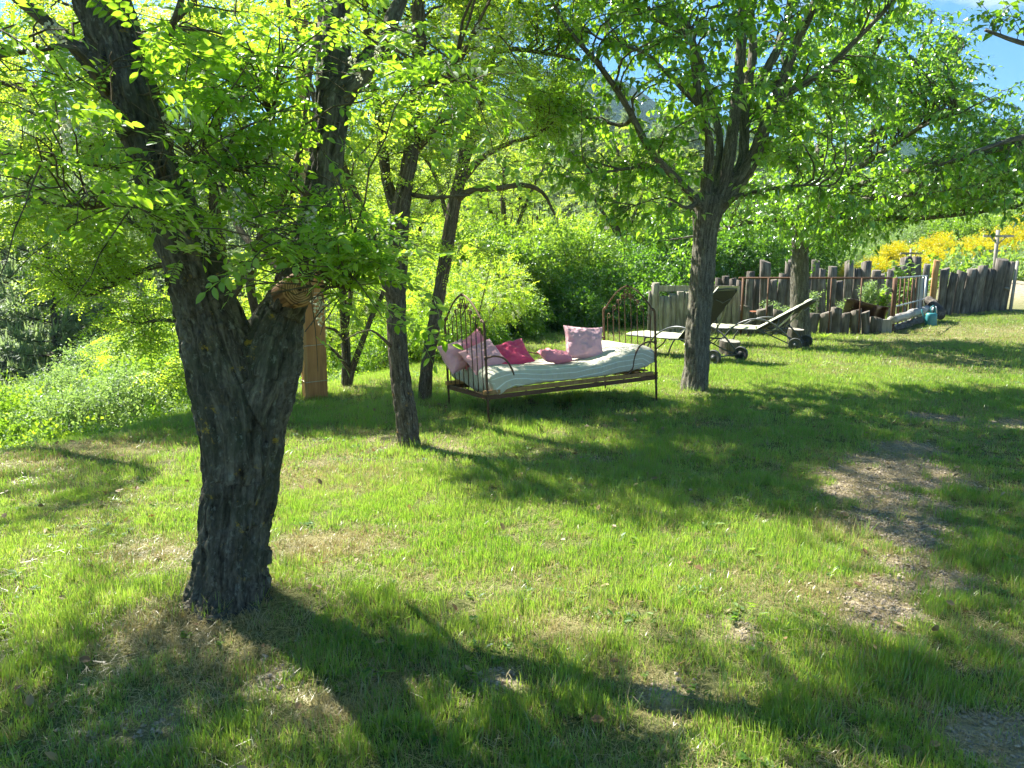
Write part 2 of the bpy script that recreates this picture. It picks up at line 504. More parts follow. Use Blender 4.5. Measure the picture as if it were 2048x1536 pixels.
def fabric(name, col, col2=None):
    m, t, o = newmat(name)
    g = t.nodes.new("ShaderNodeTexCoord")
    n = noise(t, g.outputs['Object'], 260, 2, 0.5)
    n2_ = noise(t, g.outputs['Object'], 9, 4, 0.6)
    c = mixc(t, math_(t, 'MULTIPLY', n, 0.5), col, col2 or tuple(min(1, x * 1.25) for x in col))
    hh = math_(t, 'ADD', math_(t, 'MULTIPLY', n, 0.15), n2_)
    p = pbr(t, o, c, 0.9, bump(t, hh, 0.35, 0.02), spec=0.2)
    p.inputs['Sheen Weight'].default_value = 0.25
    return m
M['pk_pale'] = fabric('pale_pink_linen', (0.72, 0.37, 0.40))
M['pk_mid'] = fabric('rose_linen', (0.72, 0.24, 0.30))
M['pk_hot'] = fabric('hot_pink_linen', (0.70, 0.07, 0.16))
M['pk_mauve'] = fabric('mauve_linen', (0.66, 0.38, 0.42))

def cover_mat():
    m, t, o = newmat('striped_cover')
    s = attr(t, 'st').outputs['Fac']
    g = t.nodes.new("ShaderNodeTexCoord")
    n = noise(t, g.outputs['Object'], 5, 3, 0.5)
    x = math_(t, 'FRACT', math_(t, 'ADD', math_(t, 'MULTIPLY', s, 17.0), math_(t, 'MULTIPLY', n, 0.25)))
    wl = ramp(t, x, [(0.0, (0, 0, 0)), (0.80, (0, 0, 0)), (0.85, (1, 1, 1)), (0.95, (1, 1, 1)), (1.0, (0, 0, 0))])
    fine = noise(t, g.outputs['Object'], 300, 2)
    c = mixc(t, wl, mixc(t, fine, (0.50, 0.47, 0.36), (0.60, 0.57, 0.45)), (0.76, 0.78, 0.70))
    wr = noise(t, attr(t, 'pl').outputs['Vector'], 7, 4, 0.55, (1, 0.25, 1))
    pbr(t, o, c, 0.95, bump(t, wr, 0.55, 0.03), spec=0.15)
    return m
M['cover'] = cover_mat()
HAZE = True

# ------------------------------------------------------------------ terrain
EDGE = np.array([(-60, -30), (-14, -2), (-7.5, 3.6), (-4.3, 6.0), (-3.2, 7.3), (-2.55, 9.5), (-1.3, 11.6), (-.2, 15.5), (1.2, 19.5), (4, 25), (12, 34), (21, 60), (58, 200)], float)

def edge_dist(x, y):
    """signed distance beyond the lawn's edge (positive = down the slope)"""
    x = np.asarray(x, float); y = np.asarray(y, float)
    best = np.full(x.shape, 1e9); sg = np.ones(x.shape)
    for a, b in zip(EDGE[:-1], EDGE[1:]):
        d = b - a; L2 = d @ d
        t = np.clip(((x - a[0]) * d[0] + (y - a[1]) * d[1]) / L2, 0, 1)
        px, py = a[0] + t * d[0], a[1] + t * d[1]
        ds = np.hypot(x - px, y - py)
        cr_ = d[0] * (y - a[1]) - d[1] * (x - a[0])
        m = ds < best - 1e-9
        best = np.where(m, ds, best); sg = np.where(m, np.sign(cr_), sg)
    return best * sg

def gz(x, y, fine=True):
    x = np.asarray(x, float); y = np.asarray(y, float)
    s = edge_dist(x, y)
    sp = np.maximum(s, 0)
    drop = -0.40 * (np.sqrt(sp ** 2 + 1.5) - math.sqrt(1.5)) * (s > 0)
    drop = np.maximum(drop, -8.5) + 0.5 * np.minimum(0, -8.5 - drop) * 0
    hill = np.clip(s - 22, 0, None)
    hz = 0.40 * hill + 4 * (n2(x, y, 0.02, 3) - .5) * sstep(0, 20, hill)
    hz = 34 * np.tanh(hz / 34)
    zl = np.where(s > 0, drop + hz, 0)
    zr = 0.17 * np.clip(y - 26.5, 0, None); zr = 17 * np.tanh(zr / 17) * sstep(0, 10, -s)
    z = zl + zr
    # the wooded slope closing the valley in the middle
    q = x / np.maximum(y, 1.0)
    tz = np.interp(y, [0, 40, 60, 85, 110, 140, 220], [-30, -8.5, -3.8, 4, 11, 16, 22]) + 3 * (n2(x, y, 0.05, 61) - .5)
    wn = sstep(-.5, -.2, q) * (1 - sstep(.30, .40, q)) * sstep(42, 48, y)
    z = z + wn * np.maximum(0, tz - z)
    # the bank at the right end of the fence
    z = z + 0.9 * np.exp(-(((x - 17.6) / 2.6) ** 2 + ((y - 27.5) / 3.0) ** 2))
    if fine:
        k = np.exp(-np.hypot(x, y) / 40)
        z = z + (0.05 * (n2(x, y, 1.1, 5) - .5) + 0.10 * (n2(x, y, 0.3, 9, 2) - .5)) * k
        z = z + 0.05 * np.exp(-(((x - .6) / 1.8) ** 2 + ((y - 9.0) / 1.2) ** 2))
        z = z + 0.09 * np.exp(-(((x + 1.33) / .42) ** 2 + ((y - 3.4) / .42) ** 2))
    return z

def gz1(x, y):
    return float(gz(np.array([x]), np.array([y]))[0])

# bare earth and dry thatch, from spots seen in the photo
BARE = [(1820, 895, .20, 1), (1790, 925, .24, 1), (1740, 955, .24, 1), (1710, 985, .17, 1), (1775, 1000, .23, 1), (1820, 960, .20, 1), (1790, 1040, .2, 1), (1835, 1010, .14, .9), (1815, 1080, .13, 1), (1825, 1125, .11, 1), (1870, 1165, .10, .9), (1800, 1170, .09, .9), (1765, 1215, .10, 1), (1745, 1250, .07, .9), (1870, 835, .22, .8), (1905, 1150, .09, .7),
        (2030, 1490, .13, 1), (1990, 1450, .07, .7), (1340, 1420, .07, .7), (1010, 1380, .06, .6), (560, 1380, .08, .6), (1480, 1270, .07, .6), (2030, 850, .3, .4), (780, 885, .22, .45), (890, 895, .16, .5), (1395, 790, .22, .3), (1845, 945, .25, .8)]
DRY = [(400, 1270, .28, 1), (320, 1290, .25, .9), (520, 1300, .2, .7), (460, 1240, .3, .7), (640, 1095, .22, .9), (720, 1100, .2, .7), (590, 1120, .2, .8), (300, 1110, .25, .7), (820, 1160, .12, .5),
       (250, 895, .5, .5), (60, 925, .5, .5), (1700, 1050, .25, .6), (1150, 1270, .22, .45), (1080, 1190, .2, .4), (740, 940, .3, .3), (1500, 1180, .25, .3), (1300, 1380, .15, .5),
       (1400, 1400, .15, .4), (660, 1440, .12, .8), (830, 1370, .12, .5), (1900, 670, 2.0, .5), (2000, 660, 2.0, .5), (1450, 850, .3, .3), (400, 1370, .2, .6), (1650, 1210, .2, .4), (620, 940, .5, .35),
       (1780, 690, .8, .4), (1880, 720, .8, .35), (1290, 705, .8, .3)]
BARE = [(*G(u, v)[:2], r, a) for u, v, r, a in BARE]
DRY = [(*G(u, v)[:2], r, a) for u, v, r, a in DRY]
def spots(x, y, S):
    wx = x + .20 * (n2(x, y, 2.3, 41) - .5) + .16 * (n2(x, y, 9, 43) - .5); wy = y + .20 * (n2(x, y, 2.3, 57) - .5) + .16 * (n2(x, y, 9, 59) - .5)
    o = np.zeros_like(np.asarray(x, float))
    for a, b, r, k in S:
        o = np.maximum(o, k * np.exp(-(((wx - a) ** 2 + (wy - b) ** 2) / (r * r * 1.4)) ** 1.5))
    return o
def bare_at(x, y): return np.clip(spots(x, y, [(a, b, r * 1.18, k) for a, b, r, k in BARE]) * 1.4 + 0.35 * sstep(.68, .80, n2(x, y, 1.6, 77)), 0, 1)
def dry_at(x, y): return np.clip(spots(x, y, DRY) + 0.32 * sstep(.56, .74, n2(x, y, 1.9, 91)), 0, 1)

rr = np.concatenate([[0.0], np.geomspace(0.35, 240, 270)])
aa = np.linspace(-np.pi, np.pi, 400, endpoint=False)
aa = np.sign(aa) * np.abs(aa / np.pi) ** 1.35 * np.pi
RR, AA = np.meshgrid(rr, aa, indexing='ij')
GX, GY = RR * np.sin(AA), RR * np.cos(AA)
GZ = gz(GX, GY)
idx = np.arange(GX.size).reshape(GX.shape)
nx = np.roll(idx, -1, axis=1)
Q = np.stack([idx[:-1], idx[1:], nx[1:], nx[:-1]], -1).reshape(-1, 4)
V = np.stack([GX, GY, GZ], -1).reshape(-1, 3)
s_ = edge_dist(V[:, 0], V[:, 1])

def ground_mat():
    m, t, o = newmat('ground')
    g = t.nodes.new("ShaderNodeTexCoord").outputs['Object']
    b = attr(t, 'bare').outputs['Fac']; d = attr(t, 'dry').outputs['Fac']; s = attr(t, 'wild').outputs['Fac']
    n1 = noise(t, g, 9, 6, 0.65); n2_ = noise(t, g, 70, 5, 0.7); n0 = noise(t, g, 1.3, 3)
    soil = ramp(t, n1, [(0.33, (0.20, 0.155, 0.10)), (0.47, (0.38, 0.31, 0.215)), (0.7, (0.50, 0.43, 0.32))])
    thatch = ramp(t, n2_, [(0.3, (0.09, 0.075, 0.03)), (0.5, (0.23, 0.20, 0.09)), (0.7, (0.38, 0.33, 0.17))])
    green = ramp(t, n2_, [(0.35, (0.03, 0.055, 0.01)), (0.6, (0.075, 0.12, 0.025))])
    c = mixc(t, math_(t, 'ADD', math_(t, 'MULTIPLY', d, 0.6), 0.25, True), green, thatch)
    c = mixc(t, b, c, mixc(t, ramp(t, n2_, [(0.5, (0, 0, 0)), (0.62, (1, 1, 1))]), soil, thatch))
    wild = ramp(t, noise(t, g, 0.9, 7, 0.7), [(0.3, (0.035, 0.06, 0.018)), (0.5, (0.075, 0.11, 0.03)), (0.7, (0.14, 0.15, 0.06))])
    c = mixc(t, s, c, wild)
    h = math_(t, 'ADD', math_(t, 'MULTIPLY', n1, 1.0), math_(t, 'MULTIPLY', n2_, 0.35))
    pbr(t, o, c, 0.95, bump(t, h, 0.9, 0.03), spec=0.1)
    return m
bareV = bare_at(V[:, 0], V[:, 1])
bankV = np.exp(-(((V[:, 0] - 17.8) / 2.2) ** 2 + ((V[:, 1] - 27.8) / 2.6) ** 2))
me = make_mesh('ground', V, Q, ground_mat(), True, {
    'bare': np.clip(bareV + 1.4 * bankV, 0, 1), 'dry': dry_at(V[:, 0], V[:, 1]),
    'wild': sstep(1.0, 3.0, s_) + sstep(27, 29, V[:, 1]) * (bankV < .3)})
ground = tag(link('ground', me), kind='structure', label='mown lawn on a terrace that falls away to a wooded valley')

# mountain ridge, well beyond the near hill
az = np.radians(np.linspace(-75, 75, 420))
rk = np.linspace(0, 1, 90)
A2, K2 = np.meshgrid(az, rk, indexing='ij')
uu = 1024 + F * np.tan(A2)
crest = np.interp(np.degrees(A2), [-75, -45, -33, -20, -8, 1, 4, 8, 12, 18, 25, 32, 45, 75],
                  [100, 105, 100, 96, 112, 160, 172, 152, 120, 104, 100, 106, 96, 80])
RD = 250 + 420 * K2
MX, MY = RD * np.sin(A2), RD * np.cos(A2)
prof = sstep(0, 1, K2) ** 0.8
MZ = crest * prof * (0.8 + 0.4 * n2(MX, MY, 0.006, 21, 4)) - 12 + 10 * prof * (n2(MX, MY, 0.02, 33, 4) - .5)
MZ += 5 * (n2(MX, MY, 0.13, 35, 2) - .5)
def mountain_mat():
    m, t, o = newmat('mountain_forest')
    g = t.nodes.new("ShaderNodeTexCoord").outputs['Object']
    n1 = noise(t, g, 0.02, 6, 0.7); n2_ = noise(t, g, 0.18, 5, 0.75)
    c = ramp(t, n2_, [(0.35, (0.010, 0.028, 0.018)), (0.55, (0.03, 0.075, 0.03)), (0.7, (0.06, 0.12, 0.045))])
    c = mixc(t, ramp(t, n1, [(0.58, (0, 0, 0)), (0.7, (1, 1, 1))]), c, (0.05, 0.075, 0.045))
    pbr(t, o, c, 1.0, bump(t, n2_, 1.0, 9.0), spec=0.0)
    return m
mb = MB(); mb.sheet(np.stack([MX, MY, MZ], -1))
mo = mb.build('mountain', mountain_mat()); tag(mo, 'forested mountain ridge, bluish with distance', kind='structure')

# ------------------------------------------------------------------ where the photo's ground is sunlit
_rows = [700, 740, 785, 830, 890, 940, 1000, 1060, 1120, 1180, 1240, 1300, 1360, 1430, 1500, 1560]
_cols = np.arange(16) * 128 + 64
_lit = np.array([
    [1, 1, 1, 1, 1, 1, 1, 1, 1, .9, .5, .4, .4, .2, .3, .6],
    [1, 1, 1, 1, .6, .5, .7, .8, .8, .8, .5, .5, .4, .2, .3, .3],
    [1, 1, 1, .8, .4, .3, .3, .1, .1, .1, .5, .3, .2, .2, .2, .2],
    [1, 1, 1, .9, .6, .7, .4, .2, .2, .1, .1, .2, .3, .3, .2, .2],
    [1, 1, 1, .9, .9, .8, .6, .4, .3, .2, .2, .2, .3, .4, .7, .2],
    [.9, .9, .9, .7, .7, .6, .4, .3, .4, .4, .3, .3, .3, .9, .9, .3],
    [.5, .7, .8, .6, .2, .2, .3, .5, .6, .7, .7, .4, .3, 1, .8, .2],
    [.6, .5, .6, .5, .5, .5, .9, 1, 1, 1, 1, .9, .8, .8, .6, .3],
    [.4, .4, .4, .5, .6, .7, .9, 1, 1, 1, 1, 1, 1, .8, .6, .6],
    [.4, .3, .6, .5, .2, .3, .7, 1, 1, 1, 1, 1, .9, .7, .7, .6],
    [.8, .7, .8, .7, .3, .1, .1, .2, .5, .8, .8, .6, .5, .5, .7, .6],
    [.2, .3, .6, .6, .2, .1, .2, .7, .8, .3, .2, .3, .3, .4, .5, .3],
    [.2, .1, .2, .4, .7, .1, .5, .9, .8, .3, .3, .7, .9, .6, .3, .3],
    [.2, .1, .2, .2, .4, .3, .1, .6, .6, .5, .4, .6, .6, .3, .2, .2],
    [.6, .2, .2, .2, .3, .5, .1, .1, .3, .3, .3, .4, .3, .2, .1, .1],
    [.4, .2, .2, .2, .2, .3, .1, .2, .3, .3, .3, .3, .3, .2, .1, .1]])
_lit = np.maximum(_lit, .14)
def lit_at(p):
    """how sunlit the photo shows the ground that the point p would shade"""
    p = np.asarray(p, float)
    g = p - TOSUN * (p[..., 2:3] / TOSUN[2])
    u, v, d = proj(g)
    fi = np.interp(v, _rows, np.arange(len(_rows))); fj = np.clip((u - 64) / 128, 0, 14.999)
    i0 = np.clip(fi.astype(int), 0, len(_rows) - 2); j0 = fj.astype(int)
    a, b = fi - i0, fj - j0
    L_ = _lit[i0, j0] * (1 - a) * (1 - b) + _lit[i0 + 1, j0] * a * (1 - b) + _lit[i0, j0 + 1] * (1 - a) * b + _lit[i0 + 1, j0 + 1] * a * b
    off = (u < -150) | (u > 2200) | (v > 1650) | (d < 0.3) | (v < 650)
    return np.where(off, 0.45, L_), off

# ------------------------------------------------------------------ scattering through geometry nodes
def scatter(name, P_, rot, scl, idxs, sources, extra, label, kind='stuff', parent=None):
    c = bpy.data.collections.new(name + '_kinds')
    srcs = []
    for k, me_ in enumerate(sources):
        o_ = bpy.data.objects.new('%s_%02d' % (name, k), me_); c.objects.link(o_)
    me_ = bpy.data.meshes.new(name)
    me_.vertices.add(len(P_)); me_.vertices.foreach_set('co', np.asarray(P_, np.float32).ravel())
    for k, a in dict(rot=rot, scl=scl, **extra).items():
        a = np.asarray(a, np.float32)
        if a.ndim == 2:
            at = me_.attributes.new(k, 'FLOAT_VECTOR', 'POINT'); at.data.foreach_set('vector', a.ravel())
        else:
            at = me_.attributes.new(k, 'FLOAT', 'POINT'); at.data.foreach_set('value', a)
    at = me_.attributes.new('idx', 'INT', 'POINT'); at.data.foreach_set('value', np.asarray(idxs, np.int32))
    ng = bpy.data.node_groups.new(name + '_scatter', 'GeometryNodeTree')
    ng.interface.new_socket('Geometry', in_out='INPUT', socket_type='NodeSocketGeometry')
    ng.interface.new_socket('Geometry', in_out='OUTPUT', socket_type='NodeSocketGeometry')
    n = ng.nodes.new; l = ng.links.new
    gi, go = n('NodeGroupInput'), n('NodeGroupOutput')
    ci = n('GeometryNodeCollectionInfo'); ci.inputs[0].default_value = c
    ci.inputs['Separate Children'].default_value = True; ci.inputs['Reset Children'].default_value = True
    ip = n('GeometryNodeInstanceOnPoints'); ip.inputs['Pick Instance'].default_value = True
    def na(nm, ty):
        x = n('GeometryNodeInputNamedAttribute'); x.data_type = ty; x.inputs[0].default_value = nm
        return x.outputs['Attribute']
    l(gi.outputs[0], ip.inputs['Points']); l(ci.outputs[0], ip.inputs['Instance'])
    l(na('idx', 'INT'), ip.inputs['Instance Index'])
    e = n('FunctionNodeEulerToRotation'); l(na('rot', 'FLOAT_VECTOR'), e.inputs[0]); l(e.outputs[0], ip.inputs['Rotation'])
    l(na('scl', 'FLOAT_VECTOR'), ip.inputs['Scale'])
    l(ip.outputs[0], go.inputs[0])
    o_ = link(name, me_, parent)
    md = o_.modifiers.new('scatter', 'NODES'); md.node_group = ng
    return tag(o_, label, kind=kind)

def tuft(nb, Rr, h, wd, flat=0.0, seg=3, lean=.35):
    V = []; T = []; H = []; TI = []
    k = 0
    for i in range(nb):
        a = rng.uniform(0, 2 * np.pi); r = Rr * math.sqrt(rng.uniform())
        b = np.array([r * math.cos(a), r * math.sin(a), -0.005])
        hh = h * rng.uniform(.55, 1.15)
        da = rng.uniform(0, 2 * np.pi)
        ln = rng.uniform(.1, 1) * lean + flat * rng.uniform(.5, 1.3)
        dr = np.array([math.cos(da), math.sin(da), 0])
        sd_ = np.array([-math.sin(da + rng.uniform(-1, 1)), math.cos(da + rng.uniform(-1, 1)), 0])
        sd_ /= np.linalg.norm(sd_)
        ti = rng.uniform()
        pts = []
        for s in range(seg + 1):
            q = s / seg
            ang = ln * (0.4 + 1.1 * q)
            if s == 0: p = b.copy()
            else: p = p + hh / seg * (dr * math.sin(ang) + np.array([0, 0, max(math.cos(ang), -.05)]))
            pts.append(p.copy())
        for s in range(seg):
            ww = wd * (1 - .75 * (s / seg) ** 1.5) * .5
            V += [pts[s] - sd_ * ww, pts[s] + sd_ * ww]; H += [s / seg] * 2; TI += [ti] * 2
        V.append(pts[-1]); H.append(1); TI.append(ti)
        for s in range(seg - 1):
            a0 = k + 2 * s
            T += [[a0, a0 + 1, a0 + 3], [a0, a0 + 3, a0 + 2]]
        a0 = k + 2 * (seg - 1)
        T.append([a0, a0 + 1, k + 2 * seg])
        k += 2 * seg + 1
    return make_mesh('grass_tuft', V, np.array(T), M['grass'], True, {'h': H, 'tint': TI})

def polar_pts(n, r0, r1, hw=44, pw=1.0):
    r = np.sqrt(rng.uniform(r0 ** 2, r1 ** 2, n)) if pw == 1 else r0 + (r1 - r0) * rng.uniform(0, 1, n) ** pw
    a = np.radians(rng.uniform(-hw, hw, n))
    return r * np.sin(a), r * np.cos(a)

def grass_layer(name, n, r0, r1, tufts, nkind, smin, smax, label, hw=44):
    x, y = polar_pts(n, r0, r1, hw)
    s = edge_dist(x, y)
    b = bare_at(x, y); d = dry_at(x, y)
    clump = n2(x, y, 5.0, 123, 2)
    lush = n2(x, y, 0.9, 131, 3)
    keep = (s < 1.6) & (rng.uniform(0, 1, n) > np.clip(b * 1.25 - .02, 0, .97)) & (rng.uniform(0, 1, n) > d * .35 + .0)
    keep &= rng.uniform(0, 1, n) < .30 + 1.5 * (clump - .2)
    keep &= ~((y > 26) & (np.exp(-(((x - 17.8) / 2.2) ** 2 + ((y - 27.8) / 2.6) ** 2)) > .3)) & (y < 28.5)
    x, y, b, d, clump, lush = [q[keep] for q in (x, y, b, d, clump, lush)]
    n = len(x)
    z = gz(x, y)
    h = (0.35 + 1.15 * clump) * (0.50 + 0.9 * lush) * (1 - .45 * d) * (1 - .4 * b) * rng.uniform(smin, smax, n)
    sw = rng.uniform(.85, 1.2, n) * (smin + smax) / 2
    rot = np.stack([rng.normal(0, .12, n), rng.normal(0, .12, n), rng.uniform(0, 6.28, n)], 1)
    isdry = rng.uniform(0, 1, n) < d * .55
    ids = np.where(isdry, len(tufts) - 1 - rng.integers(0, nkind, n), rng.integers(0, len(tufts) - nkind, n))
    h = np.where(isdry, h * .8, h)
    pt = np.clip(n2(x, y, .7, 151, 3) * 1.6 - .3 + .5 * (n2(x, y, 6, 157, 2) - .5) + rng.normal(0, .2, n), 0, 1)
    return scatter(name, np.stack([x, y, z], 1), rot, np.stack([sw, sw, h], 1), ids, tufts,
                   {'ptint': pt, 'dry': np.clip(d * .75 + rng.uniform(-.1, .22, n) ** 1, 0, 1)}, label)

near = [tuft(34, .05, .056, .0034) for _ in range(7)] + [tuft(20, .05, .085, .0036, lean=.7)] + [tuft(26, .07, .06, .003, flat=1.1) for _ in range(3)]
grass_layer('grass', 19000, 1.7, 6.2, near, 3, .8, 1.25, 'short bright green lawn grass with dry straw patches')
mid = [tuft(36, .09, .062, .0052, seg=2) for _ in range(5)] + [tuft(26, .12, .07, .005, flat=1.1, seg=2) for _ in range(2)]
grass_layer('lawn_grass', 24000, 6.0, 13.5, mid, 2, .8, 1.3, 'shaded lawn grass round the daybed and the trees')
far = [tuft(46, .18, .060, .008, seg=2) for _ in range(4)] + [tuft(26, .2, .07, .01, flat=1.1, seg=2) for _ in range(2)]
grass_layer('distant_grass', 22000, 13.0, 29, far, 2, .8, 1.4, 'lawn grass before the log palisade')
# taller uncut tufts here and there
tall = [tuft(18, .03, .17, .004, seg=4, lean=.75) for _ in range(4)]
x, y = polar_pts(260, 2, 14, 38)
k = edge_dist(x, y) < .6
x, y = x[k], y[k]; n_ = len(x)
TX = [(1000, 850), (1040, 855), (870, 852), (1200, 1000), (1260, 985), (1195, 1010), (930, 860), (1010, 848), (1300, 1450), (1700, 1075), (1850, 1140), (640, 1060), (1860, 960), (1840, 1020)]
tp = np.array([G(u, v)[:2] for u, v in TX for _ in range(4)]) + rng.normal(0, .06, (len(TX) * 4, 2))
for cu, cv, cr_, cn_ in [(455, 1215, .235, 26), (818, 893, .11, 14), (850, 802, .10, 10), (1387, 783, .20, 20)]:
    g_ = G(cu, cv)[:2]; a_ = rng.uniform(0, 6.28, cn_); q_ = cr_ * rng.uniform(.9, 1.35, cn_)
    tp = np.concatenate([tp, np.stack([g_[0] + q_ * np.cos(a_), g_[1] + q_ * np.sin(a_)], 1)])
x = np.concatenate([x, tp[:, 0]]); y = np.concatenate([y, tp[:, 1]]); n_ = len(x)
scatter('tall_grass', np.stack([x, y, gz(x, y)], 1), np.stack([np.zeros(n_), np.zeros(n_), rng.uniform(0, 6.28, n_)], 1),
        np.repeat(rng.uniform(.4, .95, n_)[:, None], 3, 1), rng.integers(0, 4, n_), tall,
        {'ptint': rng.uniform(0, 1, n_), 'dry': rng.uniform(0, .2, n_)}, 'taller uncut grass tufts standing out of the lawn')
# cut straw lying on the path
straw = []
for _ in range(4):
    V = []; T = []
    for i in range(30):
        a = rng.uniform(0, 6.28); c = np.array([*rng.normal(0, .07, 2), rng.uniform(.002, .014)])
        d = np.array([math.cos(a), math.sin(a), rng.uniform(-.1, .1)]) * rng.uniform(.008, .03); s = np.array([-math.sin(a), math.cos(a), 0]) * .0009
        q = len(V); V += [c - d - s, c - d + s, c + d + s, c + d - s]; T += [[q, q + 1, q + 2], [q, q + 2, q + 3]]
    straw.append(make_mesh('straw', V, np.array(T), M['grass'], False, {'h': np.zeros(len(V)), 'tint': rng.uniform(.3, 1, len(V))}))
x, y = polar_pts(30000, 1.8, 11, 42)
k = rng.uniform(0, 1, len(x)) < np.maximum(.42, np.maximum(bare_at(x, y), dry_at(x, y) * .9)) * (edge_dist(x, y) < 1)
x, y = x[k][:15000], y[k][:15000]; n_ = len(x)
scatter('dry_straw', np.stack([x, y, gz(x, y)], 1), np.stack([rng.normal(0, .1, n_), rng.normal(0, .1, n_), rng.uniform(0, 6.28, n_)], 1),
        np.repeat(rng.uniform(.7, 1.2, n_)[:, None], 3, 1), rng.integers(0, 4, n_), straw, {'ptint': rng.uniform(0, 1, n_), 'dry': np.ones(n_)},
        'dry mowings lying on the bare patches of the lawn')

# ragged earth: crumbs and pebbles on the worn patches
crumbs = []
for sd in range(3):
    bm_r = np.random.default_rng(sd); V = []; T = []
    for i in range(9):
        c = np.array([*bm_r.normal(0, .05, 2), .002]); s = bm_r.uniform(.003, .010)
        o8 = np.array([[1, 0, 0], [-1, 0, 0], [0, 1, 0], [0, -1, 0], [0, 0, .7], [0, 0, -.7]]) * s * bm_r.uniform(.7, 1.3, (6, 1)) + c
        q = len(V); V += list(o8); T += [[q + a, q + b_, q + c_] for a, b_, c_ in [(0, 2, 4), (2, 1, 4), (1, 3, 4), (3, 0, 4), (2, 0, 5), (1, 2, 5), (3, 1, 5), (0, 3, 5)]]
    crumbs.append(make_mesh('soil_crumb', V, np.array(T), simple('soil', (0.42, 0.35, 0.26), 0.95, sc_=50, var=.5, spec=.1), False))
x, y = polar_pts(60000, 1.8, 10, 42)
k = rng.uniform(0, 1, len(x)) < bare_at(x, y) ** 1.5
x, y = x[k][:4000], y[k][:4000]; n_ = len(x)
scatter('soil_crumbs', np.stack([x, y, gz(x, y)], 1), np.stack([rng.normal(0, .1, n_), rng.normal(0, .1, n_), rng.uniform(0, 6.28, n_)], 1),
        np.repeat(rng.uniform(.5, 1.6, n_)[:, None], 3, 1), rng.integers(0, 3, n_), crumbs, {'ptint': rng.uniform(0, 1, n_)}, 'crumbs of dry earth and small pebbles on the worn path')

# ------------------------------------------------------------------ foliage templates (triangles only)
def oval(L_, W_, nn=3, fold=.18, curl=.1):
    """an oval leaf along +x, normal +z; midrib folded"""
    V = [[0, 0, 0]]; T = []
    xs = np.linspace(0, 1, nn + 2)[1:-1]
    for x in xs:
        w = W_ / 2 * (math.sin(math.pi * x ** .85)) ** .75
        z = -curl * L_ * x * x
        V += [[x * L_, -w, z + fold * w], [x * L_, 0, z], [x * L_, w, z + fold * w]]
    V.append([L_, 0, -curl * L_])
    e = len(V) - 1
    T += [[0, 1, 2], [0, 2, 3]]
    for i in range(nn - 1):
        a = 1 + 3 * i; b = a + 3
        T += [[a, b, b + 1], [a, b + 1, a + 1], [a + 1, b + 1, b + 2], [a + 1, b + 2, a + 2]]
    a = 1 + 3 * (nn - 1)
    T += [[a, e, a + 1], [a + 1, e, a + 2]]
    return np.array(V, float), np.array(T)

def oval_low(L_, W_, full=True):
    if not full:
        return np.array([[0, 0, 0], [.5 * L_, -W_ * .56, .06 * L_], [1.04 * L_, 0, -.06 * L_], [.5 * L_, W_ * .56, .06 * L_]]), np.array([[0, 1, 2], [0, 2, 3]])
    V = np.array([[0, 0, 0], [.38 * L_, -W_ / 2, .05 * L_], [.75 * L_, -W_ * .4, .02 * L_], [L_, 0, -.08 * L_], [.75 * L_, W_ * .4, .02 * L_], [.38 * L_, W_ / 2, .05 * L_]])
    return V, np.array([[0, 1, 2], [0, 2, 3], [0, 3, 4], [0, 4, 5]])

def mulberry_leaf(L_=.10):
    W_ = L_ * .62
    xs = [0, .12, .38, .68, 1.0]; ws = [0, .42, .5, .3, 0]
    V = [[0, 0, 0]]; 
    for x, w in zip(xs[1:-1], ws[1:-1]):
        z = -.28 * L_ * x * x
        V += [[x * L_, -w * W_, z + .25 * w * W_], [x * L_, 0, z], [x * L_, w * W_, z + .25 * w * W_]]
    V.append([L_, 0, -.34 * L_])
    T = [[0, 1, 2], [0, 2, 3]]
    for i in range(2):
        a = 1 + 3 * i; b = a + 3
        T += [[a, b, b + 1], [a, b + 1, a + 1], [a + 1, b + 1, b + 2], [a + 1, b + 2, a + 2]]
    T += [[7, 10, 8], [8, 10, 9]]
    return np.array(V, float), np.array(T)

def merge(parts):
    V = []; T = []; TI = []; n = 0
    for v, t, ti in parts:
        V.append(v); T.append(t + n); TI.append(np.full(len(v), ti)); n += len(v)
    return np.concatenate(V), np.concatenate(T), np.concatenate(TI)

def eul(rx, ry, rz):
    return np.array(Euler((rx, ry, rz)).to_matrix())

def compound(nl, LL, leafL, leafW, hi=True, droop=.25, seed=0):
    """locust leaf: rachis along +x drooping, opposite leaflets and one at the tip"""
    r = np.random.default_rng(seed)
    parts = []
    tmpl = oval(leafL, leafW, 3, .22, .12) if hi else oval_low(leafL, leafW, False)
    def rp(s): return np.array([s * LL, .04 * LL * math.sin(3 * s + seed), -droop * LL * s * s])
    st = []
    for s in np.linspace(0, 1, 7 if hi else 3): st.append(rp(s))
    if hi:
        b = MB(); b.tube(st, np.linspace(.0014, .0007, 7), 4, caps=False)
        v, fs, _ = b.arrays(); q = fs[0]
        parts.append((v, np.concatenate([q[:, [0, 1, 2]], q[:, [0, 2, 3]]]), .9))
    m = nl // 2
    for i in range(m):
        s = .16 + .8 * i / (m - .3)
        for sg in (-1, 1):
            sc_ = r.uniform(.8, 1.1) * (1 - .25 * abs(s - .55))
            R_ = eul(r.normal(0, .3), r.normal(0.12, .22), sg * r.uniform(1.05, 1.35))
            parts.append((tmpl[0] * sc_ @ R_.T + rp(s) + np.array([0, sg * .003, 0]), tmpl[1], r.uniform()))
    parts.append((tmpl[0] @ eul(r.normal(0, .3), .3, r.normal(0, .2)).T + rp(1), tmpl[1], r.uniform()))
    return merge(parts)

